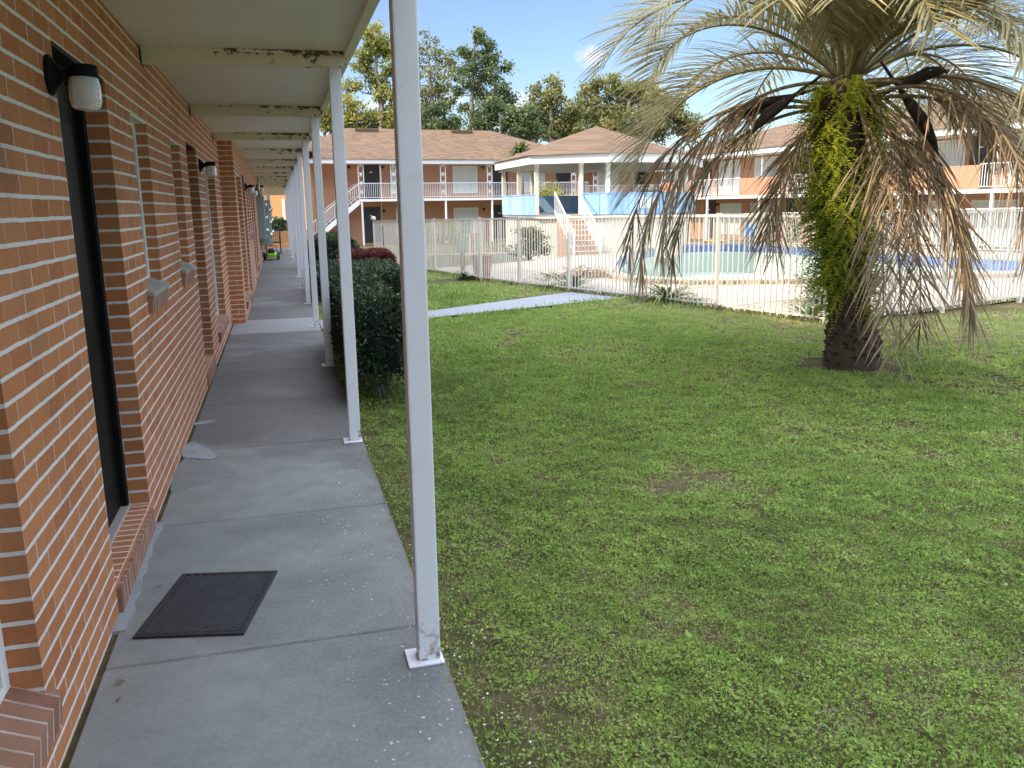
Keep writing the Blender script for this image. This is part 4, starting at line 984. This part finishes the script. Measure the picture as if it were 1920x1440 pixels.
panel(FL[0], FL[1]); panel((11.42, 32.05), FL[2]); panel(FL[2], FL[3]); panel(FL[3], FL[4]); panel(FL[4], FL[5]); panel(FL[5], FL[6]); panel(FL[6], FL[0])
b = MB(); p, q = along(FL[2], FL[3], .42), along(FL[2], FL[3], .72); n2 = Vector((q[1] - p[1], p[0] - q[0])).normalized() * .045
b.bar((p[0] + n2.x, p[1] + n2.y, 1.60), (q[0] + n2.x, q[1] + n2.y, 1.60), .012, .42); gl(b.build('notice_board', 'bucket_white', gz))
b = MB(); b.box(15.9, 16.6, 36, 36.6, zF + .003, zF + .95); gl(b.build('counter', 'gazebo_cream', gz))
gs = tag(empty('pavilion_steps', (10.85, 32.1, 0)), 'flight of brown steps with white handrails up to the pavilion', 'steps')
g0 = -.30; ns = 8
for k in range(ns):
    z1 = g0 + (zF - .03 - g0) * (k + 1) / ns; y1 = -.25 - (ns - 1 - k) * .27
    b = MB(); b.box(-.45, .45, y1 - .27, y1 + .0, g0 - .1, z1); s_o = b.build('step', 'step_tan', gs)
    b = MB(); b.box(-.46, .46, y1 - .29, y1 - .2, z1 + .001, z1 + .025); b.build('nosing', 'gazebo_cream', s_o)
for sx in (-.5, .5):
    b = MB(); yb_, yt = -.25 - ns * .27, -.1
    b.bar((sx, yt, zF + .85), (sx, yb_, g0 + .85), .045); b.bar((sx, yt, zF + .12), (sx, yb_, g0 + .12), .035)
    b.bar((sx, yb_, g0), (sx, yb_, g0 + .87), .045)
    for k in range(17):
        t_ = k / 16; b.bar((sx, yt + (yb_ - yt) * t_, zF + (g0 - zF) * t_ + .1), (sx, yt + (yb_ - yt) * t_, zF + (g0 - zF) * t_ + .85), .018)
    b.build('handrail', 'white_trim', gs)

# ------------------------------------------------------------------ trees
def ray(px, py, t):
    dd = Fw + Rr * (px - 960) / F_ - Ur * (py - 720) / F_; return Vector((0, 0, EYE)) + dd * t
def tree(name, trunk_px, D, lobes, mat, label, leaf=.26, dens=1., trunk_r=.28, clump=.55, moss=False, twig=1.):
    base = ray(trunk_px[0][0], trunk_px[0][1], D); g = zg(base.y); o = tag(empty(name, (base.x, base.y, g)), label, 'tree')
    off = Vector((base.x, base.y, g)); px = D / F_
    tp = [Vector((0, 0, -.2))] + [ray(x, y, D) - off for x, y in trunk_px[1:]]; top = tp[-1]
    full = []
    for a, b_ in zip(tp[:-1], tp[1:]):
        for k in range(4): full.append(a.lerp(b_, k / 4) + Vector((random.gauss(0, .06), random.gauss(0, .06), 0)) * (1 if full else 0))
    full.append(top); nf = len(full)
    b = MB(); b.tube(full, [trunk_r * (1 - .8 * i / nf) + .03 for i in range(nf)], 8)
    P = []; T = []
    for (lx, ly, lr, *den) in lobes:
        dn = den[0] if den else 1.; R = lr * px; c_ = ray(lx, ly, D) - off; c_ = c_ + Vector((random.uniform(-.4, .4), random.uniform(-1, 1) * R * .8 + R * .2, 0))
        # limb from trunk up to the lobe
        cand = [p for p in full if p.z < c_.z - R * .2] or [full[len(full) // 2]]
        src = min(cand[-8:], key=lambda p: (p - c_).length); mid = src.lerp(c_, .5) + Vector((random.gauss(0, .2), random.gauss(0, .2), -.1 * R))
        r0 = max(.05, trunk_r * .38 * min(1, R / 1.5)); b.tube([src, mid, c_], [r0, r0 * .65, r0 * .3], 6)
        nc = max(8, int(21 * R ** 1.7 * dens * dn)); lt = random.uniform(-.15, .15)
        for k in range(nc):
            v = Vector((random.gauss(0, 1), random.gauss(0, 1), random.gauss(0, .85))).normalized() * (random.random() ** .45) * R
            q = c_ + v
            if random.random() < .5 * twig: b.tube([c_ + v * .12, c_ + v * .6 + Vector((0, 0, .05)), q], [r0 * .28 + .008, .016, .008], 4)
            m_ = 40; s = clump * random.uniform(.55, 1.15)
            pp = np.array(q) + RNG.normal(0, 1, (m_, 3)) * [s * .55, s * .55, s * .38]; P.append(pp); T.append(np.clip(RNG.normal(.45 + lt + .15 * v.z / R + random.gauss(0, .12), .17, m_), 0, 1))
    b.build('trunk', 'bark_grey', o)
    P = np.vstack(P); T = np.concatenate(T); k = len(P); sz = RNG.uniform(.6, 1.3, k)
    link('crown', leaves('crown', P, RNG.normal(0, 1, (k, 3)) + [0, 0, -.2], leaf * sz, leaf * .6 * sz, mat, T), o)
    if moss:
        for (lx, ly, lr, *_) in moss:
            c_ = ray(lx, ly, D) - off; mp = np.array(c_) + RNG.normal(0, 1, (260, 3)) * [lr * px * .35, .4, lr * px]; link('moss', leaves('moss', mp, RNG.normal(0, .25, (len(mp), 3)) + [0, 0, -1], .4, .08, 'tree_grey', RNG.random(len(mp))), o)
    return o
tree('tall_tree', [(712, 455), (712, 300), (718, 230), (708, 130), (702, 60)], 77, [(698, 58, 22), (722, 88, 30), (676, 112, 26), (742, 128, 28), (700, 150, 24), (660, 160, 22, .7), (728, 180, 26, .7), (655, 205, 30), (700, 222, 34), (738, 222, 30), (668, 240, 26), (640, 232, 22), (690, 85, 20)], 'tree_yellow', 'tall tree with yellowing top rising behind the brick wing roof', .30, .8, .3, .6)
tree('mossy_tree', [(806, 455), (806, 300), (812, 220), (806, 140), (800, 80)], 73, [(798, 82, 26, .45), (825, 100, 24, .4), (778, 112, 30, .7), (820, 140, 28, .6), (788, 150, 26, .7), (845, 118, 18, .5), (806, 175, 24, .8), (770, 170, 24, .8), (842, 160, 18, .7), (835, 195, 20, .9), (800, 205, 22, .9)], 'tree_olive', 'thin olive tree hung with grey moss beside the front post', .26, .65, .26, .55, moss=[(812, 200, 12), (826, 185, 10), (796, 195, 9)])
tree('evergreen_tree', [(822, 455), (822, 300), (822, 240), (815, 200)], 66, [(838, 232, 24), (812, 240, 26), (800, 215, 20), (848, 245, 18), (780, 235, 24), (826, 205, 16)], 'tree_dark', 'low dark evergreen tree in front of the mossy tree', .26, 1., .25, .5)
tree('slender_tree', [(884, 455), (884, 300), (885, 200), (890, 120), (892, 55)], 69, [(892, 62, 15), (905, 88, 20), (876, 92, 16), (922, 108, 17), (888, 122, 20), (944, 124, 9), (868, 140, 16, .7), (915, 142, 20, .8), (890, 165, 18, .7), (940, 168, 18, .8), (862, 172, 14, .6), (960, 188, 12, .7), (918, 188, 18, .7), (868, 200, 12, .5), (905, 118, 18), (886, 100, 14), (900, 140, 16), (880, 155, 14), (905, 180, 14), (885, 215, 14), (930, 205, 14), (950, 180, 12)], 'tree_dark', 'tall slender open tree standing against the blue sky', .24, .95, .22, .42)
tree('dense_tree', [(938, 455), (938, 300), (940, 250), (938, 215)], 63, [(908, 222, 24), (938, 206, 24), (966, 216, 22), (904, 244, 20), (946, 240, 28), (984, 236, 20), (922, 200, 14), (975, 252, 20), (1000, 240, 18), (880, 248, 14), (992, 214, 14)], 'tree_dark', 'dense dark tree between the slender tree and the pavilion', .25, 1.1, .25, .5)
tree('bushy_tree', [(1035, 455), (1034, 300), (1032, 230), (1034, 170)], 67, [(1036, 155, 15, .5), (1012, 172, 18, .7), (1052, 182, 22), (1004, 205, 26), (1040, 222, 32), (1072, 236, 26), (1014, 248, 28), (990, 250, 22), (1060, 205, 20), (1024, 190, 20), (1085, 250, 20), (980, 225, 16), (1075, 205, 18, .7), (1040, 252, 24)], 'tree_olive', 'olive green bushy tree just behind the pavilion roof', .26, .95, .26, .5)
tree('broad_oak', [(1170, 455), (1170, 300), (1172, 240), (1180, 190)], 71, [(1108, 178, 26), (1150, 166, 28), (1132, 208, 32), (1182, 186, 34), (1222, 178, 32), (1094, 228, 28), (1162, 232, 38), (1212, 222, 36), (1256, 204, 34), (1288, 222, 30), (1245, 240, 30), (1118, 155, 14, .6), (1300, 245, 24), (1085, 205, 20), (1140, 245, 26), (1190, 248, 26), (1200, 162, 16, .6)], 'tree_olive', 'broad olive oak spreading behind the pavilion and the palm', .28, .85, .34, .6)
tree('pale_tree', [(610, 455), (610, 300), (610, 220)], 82, [(600, 212, 22), (628, 232, 24), (585, 236, 22), (612, 190, 16, .6), (570, 255, 20)], 'tree_yellow', 'pale yellow green tree glimpsed between the white posts', .3, .8, .24, .6)
# a tree standing past the end of the near wing throws its branches' shade on the roofs
sh = tree('shade_tree', [(500, 440), (500, 330), (500, 250)], 46, [(470, 235, 40, .25), (500, 190, 36, .25), (530, 225, 30, .2)], 'tree_grey', 'bare branched tree behind the end of the walkway wing', .2, .4, .2, .5)

# ------------------------------------------------------------------ the pindo palm
palm = tag(empty('pindo_palm', (5.26, 7.02, 0)), 'stout palm with ferny trunk and a skirt of dead hanging fronds on the lawn', 'palm tree')
TR = [(.03, .25, -.06), (.03, .262, .05), (.03, .255, .15), (.01, .225, .28), (-.03, .185, .42), (-.06, .172, .6), (-.12, .175, .9), (-.18, .195, 1.3), (-.22, .215, 1.7), (-.25, .225, 2.1), (-.25, .22, 2.4), (-.24, .15, 2.62), (-.22, .05, 2.72)]
def trunk_at(z):
    zz = [t[2] for t in TR]; return np.interp(z, zz, [t[0] for t in TR]), np.interp(z, zz, [t[1] for t in TR])
b = MB(); vs = []; nseg = 22
for x, r, z in TR:
    b_ = [Vector((x + r * math.cos(2 * math.pi * k / nseg) * (1 + .05 * math.sin(3 * k + z * 9)), r * math.sin(2 * math.pi * k / nseg), z)) for k in range(nseg)]; vs += b_
b.add(vs, [(i * nseg + k, i * nseg + (k + 1) % nseg, (i + 1) * nseg + (k + 1) % nseg, (i + 1) * nseg + k) for i in range(len(TR) - 1) for k in range(nseg)], True)
for i in range(900):                                            # ragged stubs of old leaf bases
    z = .0 + i * .0027 + random.gauss(0, .012); a = i * 2.39996 + random.gauss(0, .1); x, r = trunk_at(z); n_ = Vector((math.cos(a), math.sin(a), 0)); t_ = Vector((-math.sin(a), math.cos(a), random.gauss(0, .35))).normalized(); p = Vector((x, 0, z)) + n_ * (r - .02)
    w_, h_ = random.uniform(.018, .042), random.uniform(.03, .085); out = random.uniform(.022, .052); u_ = Vector((random.gauss(0, .012), random.gauss(0, .012), h_)) + n_ * out; w2 = w_ * random.uniform(.2, .75)
    b.add([p - t_ * w_, p + t_ * w_, p + u_ - t_ * w2, p + u_ + t_ * w2, p + Vector((0, 0, h_ * 1.1)) - t_ * w_ * .5, p + Vector((0, 0, h_ * 1.1)) + t_ * w_ * .5], [(0, 1, 3, 2), (2, 3, 5, 4), (0, 2, 4), (1, 5, 3)])
b.build('trunk', 'bark_palm', palm)
def frond(az, e0, L, droop, live, pw=1.4, z0=2.72, r0=.12, nl=58, ll=.50, hang=.0, twist=0., tint0=0., wl0=.017):
    N = 34; ds = L / N; p = Vector((-.22 + r0 * math.cos(az), r0 * math.sin(az), z0)); pts = [p.copy()]; dirs = []
    hz = Vector((math.cos(az), math.sin(az), 0)); tw = 0.
    for i in range(N):
        s = (i + .5) / N; e = e0 - droop * s ** pw
        e = max(e, rad(-88)); tw += twist / N; h2 = Vector((math.cos(az + tw), math.sin(az + tw), 0)); dr_ = h2 * math.cos(e) + Vector((0, 0, math.sin(e))); dirs.append(dr_); p = p + dr_ * ds; pts.append(p.copy())
    V = []; F = []; T = []
    # rachis as a 4-sided tapering tube
    prev = None
    for i, q in enumerate(pts):
        dd = dirs[min(i, N - 1)]; sd = dd.cross(Vector((0, 0, 1)));
        if sd.length < .05: sd = Vector((-math.sin(az), math.cos(az), 0))
        sd.normalize(); nn = sd.cross(dd); rr = (.020 * (1 - i / N) ** .8 + .003)
        V += [q + sd * rr, q + nn * rr * .8, q - sd * rr, q - nn * rr * .8]
    for i in range(N):
        for k in range(4): F.append((4 * i + k, 4 * i + (k + 1) % 4, 4 * i + 4 + (k + 1) % 4, 4 * i + 4 + k)); T.append(.45 + tint0)
    for i in range(nl):
        s = (.11 if live else .20); s = s + (1 - s) * (i + random.random() * .7) / nl; f_ = s * N; k = min(N - 1, int(f_)); q = pts[k].lerp(pts[k + 1], f_ - k); dd = dirs[k]
        sd = dd.cross(Vector((0, 0, 1)))
        if sd.length < .05: sd = Vector((-math.sin(az), math.cos(az), 0))
        sd.normalize(); nn = sd.cross(dd)
        for sg in (-1, 1):
            if not live and random.random() < .13: continue
            l = ll * (.45 + .85 * math.sin(math.pi * min(1, .12 + .80 * s))) * random.uniform(.82, 1.1)
            a_ = dd * (.65 + .35 * s) + sd * sg * random.uniform(.75, .95) + nn * (random.uniform(.40, .65) if live else random.uniform(-.1, .35))
            a_ = a_.normalized(); a_ = (a_ * (1 - hang) + Vector((0, 0, -1)) * hang * random.uniform(.6, 1.25) + Vector((random.gauss(0, 1), random.gauss(0, 1), random.gauss(0, 1))) * (.05 if live else .13)).normalized()
            wd = a_.cross(nn if live else Vector((random.gauss(0, 1), random.gauss(0, 1), random.gauss(0, 1)))).normalized()
            b0 = len(V); wl = wl0 * random.uniform(.65, 1.35); tt = min(1, max(0, random.gauss(.45, .16) + tint0)); sag = (.22 if live else .30) * l
            for j, (sj, wj) in enumerate(((0, .6), (.35, 1.), (.70, .75), (1., .08))):
                c_ = q + a_ * l * sj - Vector((0, 0, sag * sj * sj)); V += [c_ - wd * wl * wj / 2, c_ + wd * wl * wj / 2]
            for j in range(3): F.append((b0 + 2 * j, b0 + 2 * j + 1, b0 + 2 * j + 3, b0 + 2 * j + 2)); T.append(tt)
    link('frond' if live else 'dead_frond', mesh_np('frond' if live else 'dead_frond', V, F, 'frond_live' if live else 'frond_dead', T), palm)
random.seed(21)
# live crown: camera sees it along roughly +y; azimuth 0 = +x (to the far side of the lawn), 180 = towards the walkway
for i in range(34):
    az = i * 2.39996 + random.gauss(0, .12)
    if i < 10: e0, dr_, L = random.uniform(14, 36), random.uniform(72, 100), random.uniform(2.0, 2.4)
    elif i < 24: e0, dr_, L = random.uniform(36, 62), random.uniform(95, 128), random.uniform(2.3, 2.75)
    else: e0, dr_, L = random.uniform(60, 84), random.uniform(110, 140), random.uniform(2.5, 3.0)
    if i < 24 and 196 < math.degrees(az) % 360 < 272: e0, dr_, L = random.uniform(52, 66), random.uniform(106, 122), random.uniform(1.7, 2.1)
    frond(az, rad(e0), L, rad(dr_), True, 1.3, 2.66, .10, 76, .60, .08 if i < 24 else 0., twist=random.gauss(0, .18), tint0=random.gauss(0, .10) + (.15 if i < 10 else 0), wl0=.019)
# spent lower fronds turned tan: arch out then hang
for az, e0, L, dr_, hg in [(178, 25, 2.6, 115, .3), (187, 16, 2.6, 110, .35), (196, 6, 2.4, 100, .4), (170, 5, 2.2, 95, .4), (222, -38, 1.35, 46, .15),
                            (298, -54, 2.2, 36, .1), (306, -46, 2.3, 44, .12), (314, -42, 2.4, 46, .12), (320, -28, 2.4, 60, .2), (328, 12, 2.7, 98, .3), (345, 20, 2.8, 106, .3), (352, 4, 2.5, 90, .35), (0, 22, 2.7, 106, .3),
                            (336, -34, 2.2, 52, .2), (340, 2, 2.5, 86, .3), (322, 20, 2.7, 106, .3), (14, 8, 2.4, 92, .4), (60, -10, 2.0, 75, .4), (120, -10, 2.0, 75, .4), (348, -32, 2.0, 54, .3)]:
    frond(rad(az - 36 + random.gauss(0, 2)), rad(e0), L * random.uniform(.95, 1.05), rad(dr_), False, .9, random.uniform(2.38, 2.62), .16, 52, .44, hg, random.gauss(0, .22), random.gauss(0, .12), .014)
# dark woody flower bracts
for az, e0, L in [(188, -14, .62), (200, -35, .5), (335, 20, .45), (352, -55, .6)]:
    b = MB(); az = rad(az - 36); hz = Vector((math.cos(az), math.sin(az), 0)); p = Vector((-.22, 0, 2.52)) + hz * .45; dd = hz * math.cos(rad(e0)) + Vector((0, 0, math.sin(rad(e0))))
    b.tube([p - dd * .3, p, p + dd * L * .3, p + dd * L * .6, p + dd * L * .85 - Vector((0, 0, .03)), p + dd * L - Vector((0, 0, .07))], [.012, .018, .05, .058, .035, .005], 8); b.build('flower_bract', 'bract', palm)
# sword ferns rooted in the trunk
V = []; F = []; T = []
for i in range(2300):
    z = .45 + 2.15 * random.random() ** .85
    if z < .75 and random.random() < .55: continue
    a = random.uniform(0, 6.283)
    if vnoise(np.array([math.cos(a) * .35 + 3]), np.array([math.sin(a) * .35 + z * .6]), 4.5, 8)[0] < .27: continue
    x, r = trunk_at(z); n_ = Vector((math.cos(a), math.sin(a), 0)); t_ = Vector((-math.sin(a), math.cos(a), 0)); p = Vector((x, 0, z)) + n_ * (r + .01)
    L = random.uniform(.18, .40); e = random.uniform(-.5, .9); tint = min(1, max(0, random.gauss(.48, .2) + .25 * (z > 1.9)))
    for k in range(17):
        s = (k + .5) / 17; q = p + (n_ * math.cos(e) * .8 + Vector((0, 0, math.sin(e))) + t_ * (.55 * math.sin(i * 1.7) + .25 * math.sin(i + 4 * s))) * L * s - Vector((0, 0, L * (.55 + .4 * math.sin(i * 2.3) ** 2) * s * s)); wl = random.uniform(.022, .036) * (1 - s * .8)
        for sg in (-1, 1):
            b0 = len(V); u_ = (t_ * sg * random.uniform(.6, 1.1) + Vector((0, 0, random.uniform(-.7, .1))) + n_ * random.uniform(-.1, .6)).normalized(); V += [q, q + u_ * wl + Vector((0, 0, .003)), q + u_ * wl * 1.05 - Vector((0, 0, .004)), q - Vector((0, 0, .008))]; F.append((b0, b0 + 1, b0 + 2, b0 + 3)); T.append(min(1, max(0, tint + random.gauss(0, .08))))
tag(link('ferns', mesh_np('ferns', V, F, 'fern_leaf', T), palm), kind='stuff')

# ------------------------------------------------------------------ lawn
def inside_path(x, y):
    # convex-ish polygon test
    poly = np.array(PATH); r = np.zeros(len(x), bool); j = len(poly) - 1
    for i in range(len(poly)):
        xi, yi = poly[i]; xj, yj = poly[j]; c_ = ((yi > y) != (yj > y)) & (x < (xj - xi) * (y - yi) / (yj - yi + 1e-9) + xi); r ^= c_; j = i
    return r
LP, LA, LL, LW, LT = [], [], [], [], []
def lawn_zone(x0, x1, y0, y1, dens, size, dmin=0, dmax=1e9):
    k = int((x1 - x0) * (y1 - y0) * dens); x = RNG.uniform(x0, x1, k); y = RNG.uniform(y0, y1, k)
    dist = np.hypot(x, y); ok = (dist >= dmin) & (dist < dmax) & ~inside_path(x, y)
    ok &= np.where(y > 9.5, x < fence_x(y) + .05, x < 24) & ((y < 9.45) | (x < 6.9) | (y < 9.5 + (x - 6.72) * .27))
    ok &= (np.hypot((x - 5.25), (y - 7.0)) > .40 + .18 * vnoise(x, y, 5, 9))
    edge = np.clip((x - .47) / .5, 0, 1); n1 = vnoise(x, y, 1.1, 1); n2 = vnoise(x, y, 3.7, 2); n3 = vnoise(x, y, 11., 3); n4 = vnoise(x, y, .35, 4)
    bare = .26 * n1 + .44 * n2 + .30 * n3
    ok &= RNG.random(k) < np.clip(.25 + edge, .2, 1) * np.clip(1.6 - 4.2 * np.clip(bare - .45, 0, 1) - 1.2 * np.clip(.42 - n3, 0, 1), .22, 1)
    x, y, n1, n2, n3, n4, bare = [q[ok] for q in (x, y, n1, n2, n3, n4, bare)]; k = len(x)
    fd = np.where(y > 9.5, fence_x(y) - x, np.hypot(x - 6.72, y - 9.5)); dry = np.clip(1 - np.abs(fd) / 2.2, 0, 1) * (y > 7.5) + np.clip((x - 5.9) / 1.6, 0, 1) * np.clip((y - 5.5) / 2, 0, 1) * .85  # dry grass near the fence; the outer term paints sunlit tan into the lawn
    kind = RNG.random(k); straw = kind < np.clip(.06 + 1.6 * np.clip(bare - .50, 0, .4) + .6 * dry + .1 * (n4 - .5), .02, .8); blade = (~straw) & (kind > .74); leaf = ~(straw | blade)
    ax = RNG.normal(0, 1, (k, 3)); ax[leaf] *= [1, 1, .35]; ax[leaf, 2] += .25; ax[blade] *= [.45, .45, 0]; ax[blade, 2] = 1.; ax[straw] *= [1, 1, .12]
    L = np.where(leaf, RNG.uniform(.8, 1.5, k), np.where(blade, RNG.uniform(1.8, 3.4, k), RNG.uniform(2., 4.5, k))) * size
    W = np.where(leaf, L * .75, np.where(blade, size * .30, size * .16))
    n3 = vnoise(x, y, 9.5, 3); n5 = vnoise(x, y, 17., 6); hump = np.clip(.62 * n3 + .38 * n5 - .28, 0, 1) * np.clip(1.5 - 2.2 * np.clip(bare - .42, 0, 1), .25, 1.5)
    z = zgv(y) - .004 + np.where(leaf, RNG.random(k) ** .6 * (.4 * size + .06 * hump), np.where(straw, RNG.uniform(.1, .6, k) * size + .06 * hump * RNG.random(k), .03 * hump))
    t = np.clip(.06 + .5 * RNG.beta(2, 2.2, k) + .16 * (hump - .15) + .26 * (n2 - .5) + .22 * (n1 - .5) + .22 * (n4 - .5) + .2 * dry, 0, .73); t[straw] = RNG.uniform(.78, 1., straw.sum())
    LP.append(np.c_[x, y, z]); LA.append(ax); LL.append(L); LW.append(W); LT.append(t)
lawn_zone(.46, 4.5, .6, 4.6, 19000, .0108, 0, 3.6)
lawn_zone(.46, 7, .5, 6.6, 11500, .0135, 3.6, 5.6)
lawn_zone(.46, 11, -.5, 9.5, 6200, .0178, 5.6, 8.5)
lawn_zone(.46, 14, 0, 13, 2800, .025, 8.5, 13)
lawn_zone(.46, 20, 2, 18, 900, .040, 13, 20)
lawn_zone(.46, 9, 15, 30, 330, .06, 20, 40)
k = sum(map(len, LP)); tl = np.concatenate(LT)
nrm = RNG.normal(0, .6, (k, 3)) + [0, 0, 1]
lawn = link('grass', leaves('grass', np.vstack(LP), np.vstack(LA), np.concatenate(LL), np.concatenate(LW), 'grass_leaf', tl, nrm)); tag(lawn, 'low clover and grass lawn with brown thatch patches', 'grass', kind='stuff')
print('grass leaves', k)
tuft_field('lawn_tufts', [(x_, y_) for x_, y_ in zip(RNG.uniform(.7, 7, 70), RNG.uniform(1.2, 9, 70))] + [(.50 + abs(random.gauss(0, .04)), y_) for y_ in RNG.uniform(.8, 11, 60)], 'longer grass tufts in the lawn and along the slab edge', 'grass_tuft', L=.045, n_=12, spread=.03)
# low broad-leaved weeds and a few fallen leaves
P, A_, L_, W_ = [], [], [], []
for j in range(120):
    x_, y_ = random.uniform(.65, 6.5), random.uniform(1.1, 8.5); nl_ = random.randint(7, 13); R_ = random.uniform(.016, .036)
    for q in range(nl_):
        a = 6.283 * q / nl_ + random.gauss(0, .25); P.append((x_, y_, .012)); A_.append((math.cos(a), math.sin(a), random.uniform(.35, 1.0))); L_.append(R_ * random.uniform(.8, 1.4)); W_.append(R_ * .34)
tag(link('broadleaf_weeds', leaves('broadleaf_weeds', P, np.array(A_), np.array(L_), np.array(W_), 'grass_leaf', RNG.uniform(.2, .6, len(P)), np.tile([0, 0, 1.], (len(P), 1)))), 'broad leaved weeds growing flat in the lawn', kind='stuff')
k = 90; P = np.c_[RNG.uniform(.6, 9, k), RNG.uniform(1, 11, k), RNG.uniform(.03, .05, k)]
P[:9] = np.c_[RNG.uniform(-.66, -.5, 9), RNG.uniform(2.6, 9, 9), np.full(9, .006)]
tag(link('fallen_leaves', leaves('fallen_leaves', P, RNG.normal(0, 1, (k, 3)) * [1, 1, .15], RNG.uniform(.02, .045, k), RNG.uniform(.010, .02, k), 'dry_leaf', RNG.random(k), np.tile([0, 0, 1.], (k, 1)) + RNG.normal(0, .3, (k, 3)), .15)), 'small dry leaves fallen on the lawn and walkway', kind='stuff')
# chips of white paint and small stones by the slab edge
k = 90; y = np.concatenate([RNG.normal(2.6, .5, 60), RNG.uniform(1.2, 6.5, 30)]); x = .49 + np.abs(RNG.normal(0, .10, k)); r = RNG.uniform(.002, .007, k); b = MB()
for i in range(k):
    cth = random.uniform(0, 6.28); a_ = Vector((math.cos(cth), math.sin(cth), random.uniform(-.3, .3))) * r[i]; c_ = Vector((-a_.y, a_.x, random.uniform(-.4, .4) * r[i])) * random.uniform(.5, .9); p = Vector((x[i], y[i], random.uniform(.004, .022))); u_ = Vector((0, 0, r[i] * .5))
    b.add([p - a_, p - c_, p + a_, p + c_, p + u_, p - u_], [(0, 1, 4), (1, 2, 4), (2, 3, 4), (3, 0, 4), (1, 0, 5), (2, 1, 5), (3, 2, 5), (0, 3, 5)])
tag(b.build('gravel', 'plate_white'), 'white paint chips and pebbles along the slab edge', 'gravel', kind='stuff')
